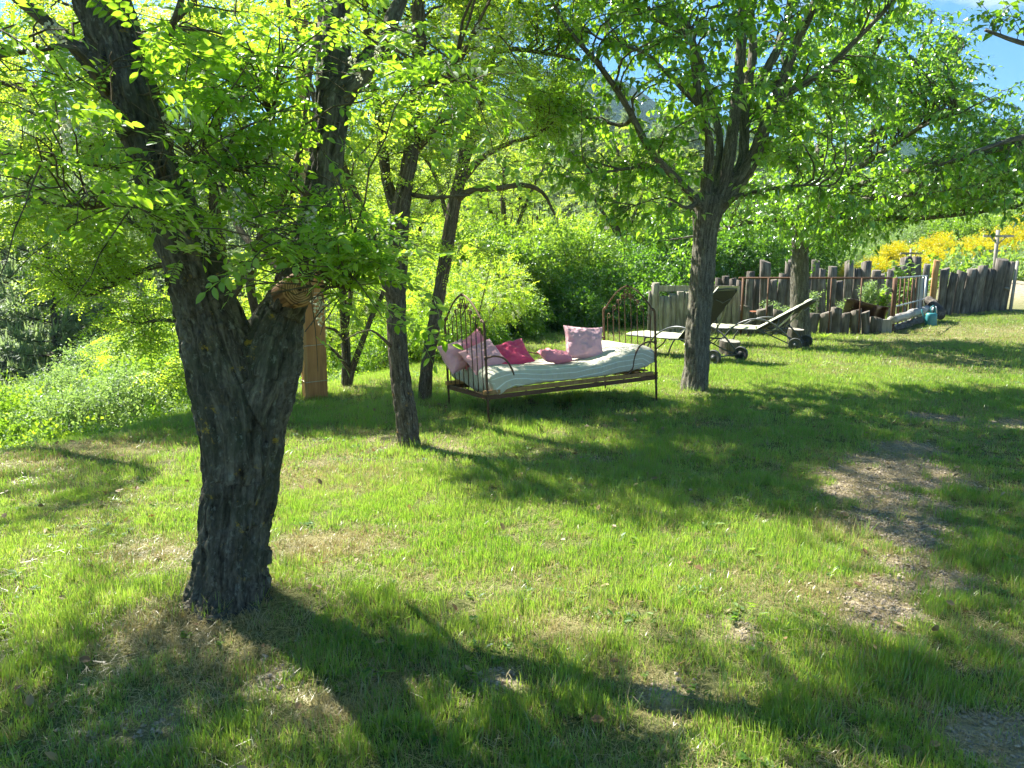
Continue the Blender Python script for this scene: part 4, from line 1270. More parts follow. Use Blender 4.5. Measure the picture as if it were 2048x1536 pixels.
T.limb([(950, 140, 9.2, 6), (1010, 100, 9, 5), (1080, 105, 8.9, 4), (1160, 120, 8.8, 3)])
T.limb([(900, 460, 9.25, 5), (870, 350, 9.4, 4), (835, 300, 9.5, 2)])
T.prep()
fol = Foliage(LOC_LO)
c = np.concatenate([clusters(150, P(965, 60, 9.2), np.array([1.3, 1.5, 1.3]), .1, seed=41), clusters(100, P(980, -350, 9.2), np.array([2.2, 2.3, 1.8]), .2, seed=42),
                    np.array([P(u, v, 9.2 + rng.uniform(-.6, .6)) for u, v in [(1000, 330), (930, 440), (1060, 300), (900, 300), (870, 420), (1040, 250), (990, 230), (900, 210), (1090, 200), (960, 500), (850, 500)]])])
c = spare_bed(c[shade_ok(c, .8)])
for q in c: leafy_twig_locust(T, fol, q, n_side=4, sp=.07)
for l in T.limbs[1:]: T.wood.tube(l[:, :3], l[:, 3], 6)
# dry seed pods hanging from the twigs
pods = Foliage([(np.array([[0, 0, 0], [.004, .006, -.04], [0, .0, -.085], [-.004, -.006, -.04]]), np.array([[0, 1, 2], [0, 2, 3]]), np.full(4, .5))])
for u0, v0, n_ in [(1060, 420, 34), (1000, 390, 16), (940, 60, 20), (1180, 110, 24), (1050, 120, 16)]:
    for _ in range(n_):
        pods.put(P(u0 + rng.normal(0, 38), v0 + rng.normal(0, 16), 9 + rng.uniform(-.3, .3)), frame(np.array([1.0, rng.normal(), 0])), 1.1, rng.uniform())
pods.build('seed_pods', M['pod'], t3)
finish(t3, T, fol, M['bark_mid'], M['leaf_loc'], voxel=.015, trunks=[a], base=ground_base(850, 802, 9.25), amp=.010, lump=.010, thinmat=M['twig'])

t4 = thing('locust_tree', (0, 0, 0), 'small forked sapling beside the boarded pole at the crest of the lawn', 'tree')
T = Tree()
T.limb([(692, 800, 10.4, 11), (692, 776, 10.4, 10), (692, 700, 10.4, 9), (687, 620, 10.4, 8), (683, 500, 10.4, 7), (685, 380, 10.4, 6), (680, 250, 10.4, 4)])
T.limb([(696, 775, 10.4, 8), (704, 740, 10.4, 7), (722, 690, 10.3, 6), (745, 630, 10.2, 5), (768, 580, 10.1, 4), (790, 500, 10, 3)])
T.limb([(690, 665, 10.4, 5), (700, 600, 10.5, 5), (705, 520, 10.6, 4), (700, 400, 10.6, 3)])
T.limb([(703, 745, 10.4, 4), (680, 715, 10.2, 3.5), (655, 690, 10.1, 3)])
T.limb([(690, 680, 10.4, 4), (670, 660, 10.3, 3), (650, 655, 10.2, 2)])
for l in T.limbs: T.wood.tube(l[:, :3], l[:, 3], 9)
T.prep(); fol = Foliage(LOC_LO)
c = np.concatenate([clusters(44, P(700, 470, 10.4), np.array([.62, .9, 1.05]), .1, seed=51), np.array([P(u, v, 10.2) for u, v in [(660, 640), (730, 620), (760, 560), (720, 660), (650, 590), (780, 640), (640, 540)]])])
for q in c: leafy_twig_locust(T, fol, q, n_side=3, sp=.09)
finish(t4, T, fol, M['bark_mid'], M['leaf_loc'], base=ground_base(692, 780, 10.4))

t5 = thing('locust_tree', (0, 0, 0), 'sunlit yellow-green locust on the slope behind the big forked trunk, its boughs reaching left', 'tree')
T = Tree()
T.limb([(470, 930, 9.6, 18), (465, 860, 9.6, 16), (455, 700, 9.6, 15), (445, 560, 9.6, 14), (430, 420, 9.6, 12), (410, 250, 9.6, 10), (390, 50, 9.6, 8), (380, -200, 9.6, 4)])
for sp_ in [[(450, 640, 9.6, 9), (400, 570, 9.5, 8), (330, 530, 9.4, 6), (250, 560, 9.3, 4), (190, 590, 9.2, 2)],
            [(445, 570, 9.6, 9), (350, 500, 9.3, 7), (250, 440, 9.1, 5), (150, 415, 9, 4), (60, 400, 8.9, 2)],
            [(432, 450, 9.6, 8), (330, 370, 9.3, 7), (200, 330, 9.0, 5), (80, 330, 8.8, 3)],
            [(420, 330, 9.6, 8), (300, 240, 9.3, 6), (170, 190, 9.1, 5), (40, 180, 8.9, 3)],
            [(405, 200, 9.6, 7), (300, 100, 9.6, 5), (180, 30, 9.5, 4), (60, -20, 9.4, 2)],
            [(455, 720, 9.6, 8), (400, 660, 9.4, 6), (330, 640, 9.3, 4), (270, 650, 9.2, 2)],
            [(450, 620, 9.6, 8), (520, 500, 9.8, 6), (580, 400, 10, 5), (620, 250, 10, 3)],
            [(415, 300, 9.6, 7), (480, 150, 9.8, 5), (540, 20, 10, 3)]]: T.limb(sp_)
for l in T.limbs: T.wood.tube(l[:, :3], l[:, 3], 8)
T.prep(); fol = Foliage(LOC_LO)
def boxc(n, u0, u1, v0, v1, d0, d1): return [P(rng.uniform(u0, u1), rng.uniform(v0, v1), rng.uniform(d0, d1)) for _ in range(n)]
def thin_above(c, keep=.06):
    """fewer twigs where they would shade the boughs the photo shows sunlit"""
    c = np.asarray(c); u0, v0, d0 = proj(c); h = np.zeros(len(c), bool)
    for s in np.linspace(.4, 6, 24):
        u, v, d = proj(c - TOSUN * s); h |= (u > -50) & (u < 1100) & (v > 0) & (v < 500) & (d > 5)
    return c[~(h & (v0 < -40)) | (rng.uniform(0, 1, len(c)) < keep)]
c = boxc(100, 0, 480, 60, 330, 8.6, 10.6) + boxc(50, 60, 480, -20, 120, 9, 10.8) + boxc(18, 0, 260, 390, 460, 8.8, 9.6) + boxc(34, 130, 430, 390, 520, 8.8, 9.8) + boxc(24, 60, 360, 490, 570, 9, 9.8) + boxc(9, 220, 400, 590, 640, 9, 9.8) + boxc(12, 260, 400, 650, 770, 9, 9.8) + boxc(14, 470, 640, 380, 640, 9.6, 10.4) + boxc(90, 420, 800, -40, 400, 9.4, 11)
c += list(thin_above(clusters(60, P(300, -300, 9.6), np.array([3.2, 2.2, 1.6]), .2, seed=61)))
for q in spare_bed(c): leafy_twig_locust(T, fol, q, n_side=4, sp=.06, tint=.85, leafsc=1.2)
finish(t5, T, fol, M['bark_mid'], M['leaf_loc'], base=ground_base(468, 900, 9.6))

t5b = thing('locust_tree', (0, 0, 0), 'locust whose leafy boughs hang in from the left edge, against the pine hillside', 'tree')
T = Tree()
T.limb([(-330, 960, 8.6, 26), (-320, 700, 8.6, 22), (-290, 450, 8.6, 20), (-260, 200, 8.6, 17), (-230, -100, 8.6, 12), (-200, -400, 8.6, 6)])
for sp_ in [[(-290, 420, 8.6, 10), (-150, 330, 8.6, 7), (-20, 310, 8.6, 5), (90, 320, 8.6, 3)], [(-265, 230, 8.6, 10), (-120, 130, 8.6, 7), (20, 90, 8.5, 4)], [(-300, 560, 8.6, 9), (-180, 500, 8.6, 6), (-40, 480, 8.6, 3)]]: T.limb(sp_)
for l in T.limbs: T.wood.tube(l[:, :3], l[:, 3], 8)
T.prep(); fol = Foliage(LOC_LO)
c = boxc(16, -200, 110, 60, 370, 8, 9.4) + boxc(6, -150, 120, 380, 440, 8.2, 9) + boxc(6, -500, -250, 200, 400, 7.6, 9.6) + list(thin_above(clusters(40, P(-200, -350, 8.6), np.array([2.6, 2.2, 1.7]), .2, seed=71)))
for q in c: leafy_twig_locust(T, fol, q, n_side=4, sp=.07, tint=.65)
finish(t5b, T, fol, M['bark_mid'], M['leaf_loc'], base=ground_base(-330, 930, 8.6))

for u_, t_, top_, lab_ in [(1010, 21, 270, 'airy locust rising behind the bushes left of the bed centre'), (1235, 26, 250, 'tall airy locust behind the dark bushes, over the right end of the daybed'), (1345, 30, 300, 'airy locust glimpsed behind the mulberry trunk, beyond the palisade'), (820, 19, 300, 'bright locust standing between the two slender locust stems, further off')]:
    t9 = thing('locust_tree', (0, 0, 0), lab_, 'tree')
    T = Tree(); k_ = 10.0 / t_ * 1.6
    for sp_ in [[(u_, 640, t_, 7), (u_ + 6, 520, t_, 6), (u_ - 4, 400, t_, 5), (u_ + 5, top_, t_, 2)], [(u_ + 4, 500, t_, 4), (u_ + 45, 400, t_ - .6, 3), (u_ + 80, top_ + 60, t_ - 1, 1.5)], [(u_, 470, t_, 4), (u_ - 50, 390, t_ + .5, 3), (u_ - 85, top_ + 70, t_ + .8, 1.5)]]: T.limb(sp_, .2)
    for l in T.limbs: T.wood.tube(l[:, :3], l[:, 3], 6)
    T.prep(); fol = Foliage(LOC_LO)
    c = clusters(95, P(u_, (top_ + 460) / 2, t_), np.array([1.9 * t_ / 24, 1.6, (470 - top_) / 2 * t_ / F]), .1, seed=int(u_))
    for q in c: leafy_twig_locust(T, fol, q, n_side=4, sp=.12, tint=.7, leafsc=1.5)
    finish(t9, T, fol, M['bark_mid'], M['leaf_loc'], base=ground_base(u_, 660, t_))

# ------------------------------------------------------------------ mulberries
t6 = thing('mulberry_tree', (0, 0, 0), 'grey mulberry with many fanned limbs and a straight trunk, just right of the daybed', 'tree')
T = Tree()
tr0 = T.limb([(1386, 815, 10, 36), (1387, 783, 10, 30), (1391, 740, 10, 26), (1397, 650, 10, 25), (1404, 550, 10, 24), (1410, 470, 10, 25), (1414, 430, 10, 30), (1420, 395, 10, 30)])
L6 = [[(1414, 420, 10, 16), (1385, 392, 9.8, 12), (1345, 350, 9.5, 10.5), (1300, 300, 9.2, 9.5), (1255, 215, 9, 8.5), (1205, 140, 8.8, 7.5), (1150, 75, 8.6, 6), (1105, 5, 8.5, 5), (1060, -90, 8.4, 3)],
      [(1416, 410, 10, 16), (1411, 373, 9.9, 14), (1419, 290, 9.7, 12), (1399, 207, 9.5, 11), (1388, 124, 9.4, 10), (1380, 62, 9.3, 9), (1334, 0, 9.2, 7), (1290, -120, 9.1, 4)],
      [(1425, 400, 10, 14), (1440, 290, 10.2, 10), (1423, 207, 10.4, 9), (1397, 110, 10.5, 8), (1370, 70, 10.6, 7), (1283, 25, 10.7, 5), (1220, -10, 10.8, 3)],
      [(1425, 410, 10, 20), (1446, 373, 9.95, 17), (1464, 269, 9.9, 15), (1477, 166, 9.9, 14), (1486, 0, 9.8, 11), (1495, -200, 9.7, 6)],
      [(1440, 380, 10, 16), (1484, 323, 10.2, 13), (1490, 199, 10.4, 13), (1506, 103, 10.5, 11), (1502, 10, 10.6, 9), (1510, -180, 10.7, 5)],
      [(1422, 425, 10, 22), (1450, 400, 10, 21), (1502, 325, 9.9, 18), (1531, 250, 9.8, 16), (1556, 180, 9.8, 14), (1595, 83, 9.7, 12), (1631, 0, 9.6, 10), (1680, -160, 9.5, 6)],
      [(1552, 195, 9.8, 10), (1614, 165, 9.7, 9), (1676, 116, 9.5, 8), (1771, 20, 9.3, 6), (1850, -60, 9.1, 4)],
      [(1488, 215, 10.4, 12), (1531, 145, 10.6, 12), (1573, 50, 10.8, 10), (1583, -60, 10.9, 6)],
      [(1400, 215, 9.5, 7), (1324, 137, 9.3, 6.5), (1283, 103, 9.2, 5.5), (1200, 79, 9.0, 4)],
      [(1340, 345, 9.5, 7), (1280, 335, 9.2, 6), (1200, 345, 9, 4), (1120, 350, 8.8, 2.5)],
      [(1265, 235, 9.05, 7), (1240, 250, 9.4, 6), (1150, 230, 9.7, 4), (1080, 225, 9.9, 2.5)],
      [(1450, 400, 10, 9), (1530, 380, 9.6, 6), (1620, 370, 9.2, 4), (1700, 380, 8.9, 2.5)],
      [(1400, 405, 10, 8), (1370, 415, 9.5, 6), (1330, 395, 9.1, 4), (1270, 410, 8.8, 2.5)]]
L6 = [T.limb([(u_, v_2, t_2, r_2 * .84) for u_, v_2, t_2, r_2 in l]) for l in L6]
T.prep(); fol = Foliage(MUL)
def vis6(p):
    u, v, d = proj(p)
    low = np.interp(u, [1000, 1100, 1250, 1350, 1450, 1600, 1800], [160, 330, 430, 430, 330, 380, 330])
    return (v < low + 20) & (u > 1040) & ~((np.abs(u - 1440) < 95) & (v > 250))
c = np.concatenate([clusters(430, P(1400, 90, 10), np.array([2.7, 2.5, 2.3]), .2, vis6, seed=81),
                    clusters(150, P(1430, -330, 10), np.array([3.1, 2.9, 1.9]), .2, lambda p: proj(p)[1] < -30, seed=82),
                    np.array([P(u, v, d) for u, v, d in [(1120, 350, 8.7), (1150, 370, 8.8), (1190, 400, 8.9), (1240, 420, 8.8), (1290, 430, 8.8), (1330, 390, 9.0), (1210, 350, 9), (1260, 350, 9.2), (1330, 420, 8.7), (1170, 320, 9), (1100, 300, 9), (1230, 450, 8.9), (1480, 400, 9.5), (1560, 380, 9.4), (1640, 380, 9.2), (1700, 400, 9), (1600, 300, 9.5), (1690, 300, 9.4)]])])
keep = shade_ok(c, .75)
keep[-18:] = True
for q in near_limbs(T, c[keep], 1.4): leafy_twig_mulberry(T, fol, q, tint=.6, n_side=5, sp=.042)
print('mulberry leaves', fol.n)
finish(t6, T, fol, M['bark_mul'], M['leaf_mul'], voxel=.017, trunks=[tr0] + L6, base=ground_base(1387, 783, 10), amp=.012, lump=.014, freq=34)

t7 = thing('mulberry_tree', (0, 0, 0), 'mulberry rising behind the reclined lounger inside the log enclosure, crown spreading right', 'tree')
T = Tree()
tr0 = T.limb([(1600, 700, 17, 23), (1600, 660, 17, 20), (1599, 560, 17, 18), (1600, 480, 17, 17), (1604, 440, 17, 18)])
L7 = [[(1604, 450, 17, 12), (1640, 437, 16.6, 8), (1718, 435, 15.8, 7), (1821, 437, 14.8, 6), (1904, 431, 14, 5), (2048, 414, 13, 3)],
      [(1606, 440, 17, 14), (1650, 405, 16, 10), (1738, 364, 14.8, 8), (1862, 331, 13.2, 7), (2007, 298, 11.8, 5), (2110, 270, 11, 3)],
      [(1606, 440, 17, 13), (1640, 380, 16.5, 10), (1718, 310, 15.5, 8), (1780, 248, 15, 7), (1860, 170, 14.4, 5), (1930, 90, 14, 3)],
      [(1604, 450, 17, 9), (1560, 440, 16.6, 6), (1490, 447, 16.2, 5), (1400, 470, 16, 4), (1320, 482, 15.8, 2)],
      [(1604, 440, 17, 13), (1630, 330, 17, 10), (1670, 200, 17, 8), (1700, 60, 17, 6), (1720, -60, 17, 3)],
      [(1603, 440, 17, 12), (1590, 330, 17.4, 9), (1580, 200, 17.6, 7), (1560, 80, 17.8, 4)]]
L7 += [[(1640, 380, 16.5, 9), (1740, 270, 16.2, 7), (1830, 130, 16, 5), (1870, 20, 15.8, 3)], [(1640, 385, 16.4, 8), (1740, 320, 14.2, 7), (1850, 250, 12.8, 5), (1940, 220, 12, 3)],
       [(1606, 440, 17, 10), (1640, 420, 15.5, 8), (1720, 400, 14, 6), (1830, 390, 12.8, 4), (1960, 370, 12, 2)], [(1630, 330, 17, 8), (1700, 200, 15.5, 6), (1760, 80, 14, 5), (1790, -20, 13, 3)]]
L7 = [T.limb(l, .12) for l in L7]
T.prep(); fol = Foliage(MUL_LO)
def vis7(p):
    u, v, d = proj(p)
    low = np.interp(u, [1450, 1520, 1600, 1700, 1800, 1900, 2100], [470, 480, 490, 470, 460, 420, 420])
    hi = np.interp(u, [1500, 1850, 1900, 1925, 1960, 2048, 2200], [-60, -60, 20, 140, 215, 190, 150])
    return (v < low) & (v > hi - 30) & (u > 1450)
c = np.concatenate([clusters(400, P(1750, 280, 15), np.array([3.4, 3.4, 2.3]), .15, vis7, seed=91),
                    clusters(60, P(1700, 420, 15.4), np.array([1.9, 2.4, .5]), .0, vis7, seed=92),
                    clusters(60, P(1980, 330, 12.5), np.array([1.0, 1.2, .8]), .1, vis7, seed=93), clusters(55, P(1740, 50, 12), np.array([1.4, 1.6, 1.2]), .0, lambda p: vis7(p) & (proj(p)[0] < 1880), seed=94),
                    np.array([P(u, v, d) for u, v, d in [(1320, 470, 15.8), (1380, 480, 16), (1430, 460, 16), (1500, 470, 16), (1700, 470, 15.5), (1640, 500, 15.5), (1690, 500, 15.2), (1560, 470, 16), (1730, 480, 15)]])])
c = near_limbs(T, c, 1.55)
print('clusters mulberry 2', len(c))
for q in c: leafy_twig_mulberry(T, fol, q, tint=.5, n_side=5, sp=.045, leafsc=1.1, spread=.55)
finish(t7, T, fol, M['bark_mul'], M['leaf_mul'], voxel=.028, trunks=[tr0] + L7, base=ground_base(1600, 660, 17), amp=.012, lump=.014, freq=30)

t8 = thing('mulberry_tree', (0, 0, 0), 'mulberry standing outside the right edge, its dark leafy branch tips entering at the upper right', 'tree')
T = Tree()
T.limb([(2500, 1010, 8.6, 36), (2490, 800, 8.6, 30), (2480, 600, 8.6, 28), (2470, 400, 8.6, 24), (2460, 200, 8.6, 20), (2440, -100, 8.6, 12), (2430, -400, 8.6, 6)], .12)
for sp_ in [[(2475, 470, 8.6, 14), (2350, 360, 8.4, 11), (2200, 300, 8.3, 8), (2080, 270, 8.2, 6), (1960, 300, 8.1, 4), (1880, 330, 8.1, 2)],
            [(2465, 300, 8.6, 13), (2350, 180, 8.6, 10), (2200, 110, 8.5, 7), (2060, 90, 8.4, 5), (1970, 60, 8.4, 3)],
            [(2460, 100, 8.6, 12), (2300, -50, 8.8, 8), (2120, -120, 9, 5)], [(2475, 450, 8.6, 12), (2380, 400, 8.9, 9), (2230, 390, 9.1, 6), (2080, 400, 9.2, 3)]]: T.limb(sp_, .1)
for l in T.limbs: T.wood.tube(l[:, :3], l[:, 3], 9)
T.prep(); fol = Foliage(MUL_LO)
c = np.concatenate([np.array([P(u, v, d) for u, v, d in [(2040, 60, 8.4), (2010, 40, 8.4), (1990, 30, 8.4), (2030, 300, 8.2), (1900, 320, 8.1), (1960, 310, 8.1), (2030, 260, 8.2), (2040, 320, 8.3), (2000, 350, 8.4), (2060, 380, 8.8), (1880, 340, 8.1), (1930, 350, 8.3), (2060, 20, 8.4), (1990, 400, 9), (2050, 430, 9.1)]]),
                    clusters(120, P(2450, 0, 8.7), np.array([2.3, 2.6, 2.3]), .2, lambda p: (proj(p)[0] > 2190) | ((proj(p)[1] < -120) & (proj(p)[0] > 2000)), seed=95)])
for q in c: leafy_twig_mulberry(T, fol, q, tint=.35)
finish(t8, T, fol, M['bark_mul'], M['leaf_mul'], base=ground_base(2500, 980, 8.6))

# ------------------------------------------------------------------ shrubs
def shrub_master(seed, kind, tmpl, n_sp, mat, rad=(1.7, 1.7, 1.45), lumps=16, blossoms=False, scl=1.0):
    r = np.random.default_rng(seed)
    f = Foliage(tmpl); st = MB(); rad = np.array(rad)
    lc = r.normal(0, 1, (lumps, 3)); lc /= np.linalg.norm(lc, axis=1)[:, None]
    lc *= (r.uniform(.25, 1, lumps) ** .5)[:, None] * rad * .78
    lc[:, 2] = np.abs(lc[:, 2]) * 1.1 - .35 * rad[2]
    lr = r.uniform(.34, .62, lumps) * rad.mean()
    lt = r.uniform(.2, .8, lumps)
    fl = Foliage(RAC) if blossoms else None
    for i in range(n_sp):
        k = r.integers(lumps)
        d = r.normal(0, 1, 3); d[2] += .35; d /= np.linalg.norm(d)
        q = lc[k] + d * lr[k] * (r.uniform(.45, 1.08) ** .6) * np.array([1, 1, .8])
        dd = d + r.normal(0, .5, 3); dd[2] -= .15
        f.put(q, frame(dd, roll=r.normal(0, .8)), scl * r.uniform(.7, 1.3), float(np.clip(lt[k] + r.normal(0, .2), 0, 1)), k=r.integers(len(tmpl)))
        if fl and r.uniform() < .07: fl.put(q, np.eye(3), 1.3, r.uniform(), k=r.integers(4))
    for k in range(lumps):
        b0 = np.array([r.normal(0, .25), r.normal(0, .25), -rad[2] * 1.25]); m_ = (b0 + lc[k]) / 2 + r.normal(0, .15, 3)
        l = spline([[*b0, .045], [*m_, .028], [*lc[k], .012], [*(lc[k] + (lc[k] - m_) * .5), .005]], .3)
        st.tube(l[:, :3], l[:, 3], 5, caps=False)
    root = bpy.data.objects.new(kind, None); COL.objects.link(root)
    st.build('stem', M['twig'], root)['kind'] = 'stuff'
    f.build('crown', mat, root)
    if fl: fl.build('blossom', M['petal'], root)
    return root

masters = {
    'y': shrub_master(1, 'locust_shrub', LOC_LO, 2100, M['leaf_loc'], blossoms=True, scl=1.25),
    'g': shrub_master(2, 'shrub', SPRAY, 2600, M['leaf_bush']),
    'd': shrub_master(3, 'shrub', SPRAY, 2800, M['leaf_dark'], lumps=20),
    'p': shrub_master(4, 'shrub', TINY, 3600, M['leaf_grey'], lumps=24, scl=1.6),
}
used = {k: False for k in masters}
def put_shrub(kind, u, v, t, rr_, label, group=None, pos=None, cat='shrub', zs=1.0):
    m = masters[kind]
    o_ = m if not used[kind] else copy_tree(m)
    used[kind] = True
    p = P(u, v, t) if pos is None else np.array(pos)
    s = rr_ / 1.7
    o_.location = p; o_.rotation_euler = (rng.normal(0, .08), rng.normal(0, .08), rng.uniform(0, 6.28)); o_.scale = (s, s, s * zs)
    tag(o_, label, cat, group)
    return o_
LB = {'y': 'bright yellow-green locust thicket with white blossom', 'g': 'leafy green bush', 'd': 'dense deep-green bush', 'p': 'pale grey-green scrubby bush'}
for k, u, v, t, r_, lb in [
    ('y', 905, 600, 14.5, 1.35, 'sunlit yellow-green thicket between the leaning locust and the daybed headboard'),
    ('g', 1000, 640, 17.5, 1.3, 'leafy green bush seen over the cushions at the left of the daybed'),
    ('d', 1085, 625, 19.5, 1.55, 'dark green bush with deep gaps behind the middle of the daybed'),
    ('d', 1190, 615, 21, 1.7, 'dark bush behind the right end frame of the daybed'),
    ('g', 1010, 540, 19, 1.7, 'rounded mid-green bush above the hot pink cushion'),
    ('g', 1130, 545, 22.5, 1.9, 'mid-green bush behind the dark ones, above the mauve cushion'),
    ('d', 1270, 570, 23.5, 1.8, 'dark bush at the left end of the log palisade'),
    ('d', 1340, 520, 26, 1.9, 'dark bush left of the mulberry trunk, behind the palisade'),
    ('d', 1470, 510, 28, 2.1, 'dark bush right of the mulberry trunk, behind the tall logs'),
    ('d', 1570, 500, 31, 2.1, 'dark shaded bush behind the second mulberry'),
    ('y', 1060, 500, 25, 2.2, 'flowering locust thicket in the middle distance, centre'),
    ('y', 930, 500, 21, 1.8, 'bright locust thicket behind the leaning locust'),
    ('g', 1200, 505, 29, 2.3, 'large green bush up behind the dark ones'),
    ('g', 1330, 480, 33, 2.4, 'large green bush beyond the mulberry, near the top of the slope'),
    ('y', 800, 560, 17, 2.0, 'yellow-green thicket between the two slender locusts'),
    ('y', 730, 660, 15.5, 1.5, 'low thicket behind the small forked sapling'),
    ('g', 815, 700, 14, 1.0, 'low green bush on the crest between the two slender locusts'),
    ('y', 640, 560, 17, 2.0, 'yellow thicket showing behind the boarded pole'),
    ('g', 350, 790, 11.5, 1.1, 'green bush hard against the left side of the big forked trunk'),
    ('y', 335, 700, 14, 1.4, 'yellow locust bush left of the big trunk, half way up it'),
    ('p', 230, 840, 10.2, 1.0, 'pale low bush on the slope by the lawn edge'),
    ('p', 130, 880, 9.6, .9, 'pale low bush nearest the lawn edge at the left'),
    ('g', 40, 890, 9.4, .9, 'green low bush at the far left of the lawn edge'),
    ('p', 210, 770, 17, 1.5, 'pale round bush in front of the pines'),
    ('p', 130, 820, 16, 1.2, 'pale bush below the pines at the left'),
    ('g', 290, 790, 15, 1.1, 'green bush in front of the pines, left of the big trunk'),
    ('p', 40, 860, 14, 1.1, 'pale bush at the left edge under the pines'),
    ('d', 920, 660, 15.5, .9, 'small dark bush behind the headboard bars'),
    ('g', 1050, 590, 24, 1.6, 'bush glimpsed high between the darker ones, behind the daybed'),
    ('g', 870, 690, 13.4, .8, 'small bush at the foot of the leaning locust')]:
    put_shrub(k, u, v, t, r_, lb, 'bushes beyond the lawn edge')
# looser growth on the far slope: nothing in the photo tells these apart
cnt = 0
pts_ = []; tries = 0
while cnt < 55 and tries < 3000:
    tries += 1
    a = R(rng.uniform(-37, 14)); d = rng.uniform(20, 46)
    x, y = d * math.sin(a), d * math.cos(a)
    if float(edge_dist(np.array([x]), np.array([y]))[0]) < 4: continue
    if any((x - q[0]) ** 2 + (y - q[1]) ** 2 < 9 for q in pts_): continue
    pts_.append((x, y)); cnt += 1
    k = rng.choice(['y', 'g', 'p', 'd'], p=[.3, .3, .25, .15]); r_ = rng.uniform(1.4, 2.5)
    ut, vt, _ = proj(np.array([x, y, gz1(x, y) + r_ * 1.6]))
    if vt < np.interp(ut, [0, 400, 700, 900, 1200], [720, 690, 560, 480, 440]): continue
    put_shrub(k, 0, 0, 0, r_, LB[k] + ' on the far slope below the pines', 'bushes on the far slope', pos=(x, y, gz1(x, y) + r_ * .8))
cnt = 0; tries = 0
while cnt < 80 and tries < 3000:
    tries += 1
    x = rng.uniform(8, 46); y = rng.uniform(33, 72)
    u, v, d = proj(np.array([x, y, 2.0]))
    if not (1560 < u < 2150) or float(edge_dist(np.array([x]), np.array([y]))[0]) > -1: continue
    if u > 1660 and y < 37: continue
    cnt += 1
    k = rng.choice(['g', 'p'], p=[.5, .5]); r_ = rng.uniform(1.3, 2.2)
    put_shrub(k, 0, 0, 0, r_, LB[k] + ' on the rise behind the log palisade', 'bushes on the rise behind the palisade', pos=(x, y, gz1(x, y) + r_ * .5))

# broom in flower
def broom_master(seed):
    r = np.random.default_rng(seed); st = MB(); f = Foliage(TINY); g = Foliage([(v_ * 1.0, t_, np.full(len(v_), .5)) for v_, t_ in [oval_low(.05, .04)]])
    fl = Foliage([spray(12, .26, .045, .04, 70 + i) for i in range(3)])
    for i in range(130):
        a = r.uniform(0, 6.28); ln = r.uniform(.8, 1.5); tl = r.uniform(.05, .85)
        d = np.array([math.cos(a) * math.sin(tl), math.sin(a) * math.sin(tl), math.cos(tl)])
        b0 = np.array([r.normal(0, .12), r.normal(0, .12), 0]); l = spline([[*b0, .01], [*(b0 + d * ln * .5), .006], [*(b0 + d * ln + np.array([0, 0, -.1])), .003]], .25)
        st.tube(l[:, :3], l[:, 3], 3, caps=False)
        for q in l[int(len(l) * .3):]:
            for _ in range(3): fl.put(q[:3] + r.normal(0, .07, 3), frame(d + r.normal(0, .35, 3)), r.uniform(.8, 1.3), r.uniform(), k=r.integers(3))
            if r.uniform() < .95: f.put(q[:3] + r.normal(0, .06, 3), frame(d + r.normal(0, .4, 3)), 1.4, r.uniform(), k=r.integers(3))
    root = bpy.data.objects.new('broom_shrub', None); COL.objects.link(root)
    st.build('stem', M['leaf_bush'], root)['kind'] = 'stuff'; f.build('foliage', M['leaf_bush'], root); fl.build('flowers', M['broom'], root)
    return root
bm_ = [broom_master(5), broom_master(6)]
BL = [(1700, 552, 31, 0.79, 'small yellow broom left of the wide stump, low over the palisade'), (1752, 539, 32, 0.86, 'yellow broom directly left of the wide stump'), (1795, 508, 36, 0.94, 'yellow broom rising behind the wide stump'),
      (1862, 528, 33, 1.15, 'tall yellow broom right of the wide stump'), (1885, 498, 36, 1.22, 'yellow broom behind, between wide stump and clothes post'), (1915, 549, 31, 0.86, 'low yellow broom over the tops of the leaning logs'),
      (1945, 508, 34, 1.08, 'yellow broom just left of the clothes post'), (1995, 544, 31, 0.94, 'low yellow broom at the foot of the clothes post'), (2010, 488, 35, 1.22, 'yellow broom directly behind the clothes post'),
      (2045, 463, 38, 1.44, 'highest yellow broom at the right edge'), (2060, 518, 33, 1.22, 'yellow broom cut by the right edge, above the bank'), (1830, 549, 31, 0.72, 'small yellow broom seen between the stump and the reddish log'), (2120, 478, 36, 1.44, 'yellow broom just beyond the right edge')]
for i, (u, v, t, r_, lb) in enumerate(BL):
    o_ = bm_[i] if i < 2 else copy_tree(bm_[i % 2])
    p = P(u, v, t); o_.location = (p[0], p[1], p[2] - r_ * .75); s = r_ / 1.15; o_.scale = (s * 1.15, s * 1.15, s); o_.rotation_euler = (0, 0, rng.uniform(0, 6))
    tag(o_, lb, 'shrub', 'broom in yellow flower behind the palisade')

# ------------------------------------------------------------------ undergrowth
def clump(seed, tm, n, rad, mat):
    r = np.random.default_rng(seed); parts = []
    for i in range(n):
        d = r.normal(0, 1, 3); d[2] = abs(d[2]); d /= np.linalg.norm(d)
        q = d * rad * r.uniform(.5, 1.0)
        v, t, a = tm[r.integers(len(tm))]
        parts.append((v * r.uniform(.7, 1.2) @ frame(d + r.normal(0, .5, 3), roll=r.normal(0, .8)).T + q, t, a.mean()))
    v, t, a = merge(parts)
    return make_mesh('undergrowth_clump', v, t, mat, False, {'tint': a})
UL = [clump(i, SPRAY, 26, .42, m) for i, m in enumerate([M['leaf_bush'], M['leaf_grey'], M['leaf_loc']])] + [clump(9, TINY, 46, .42, M['leaf_grey']), clump(10, TINY, 46, .40, M['leaf_bush'])]
n_ = 26000
d = 6 + 100 * rng.uniform(0, 1, n_) ** 1.3; a = np.radians(rng.uniform(-41, 38, n_))
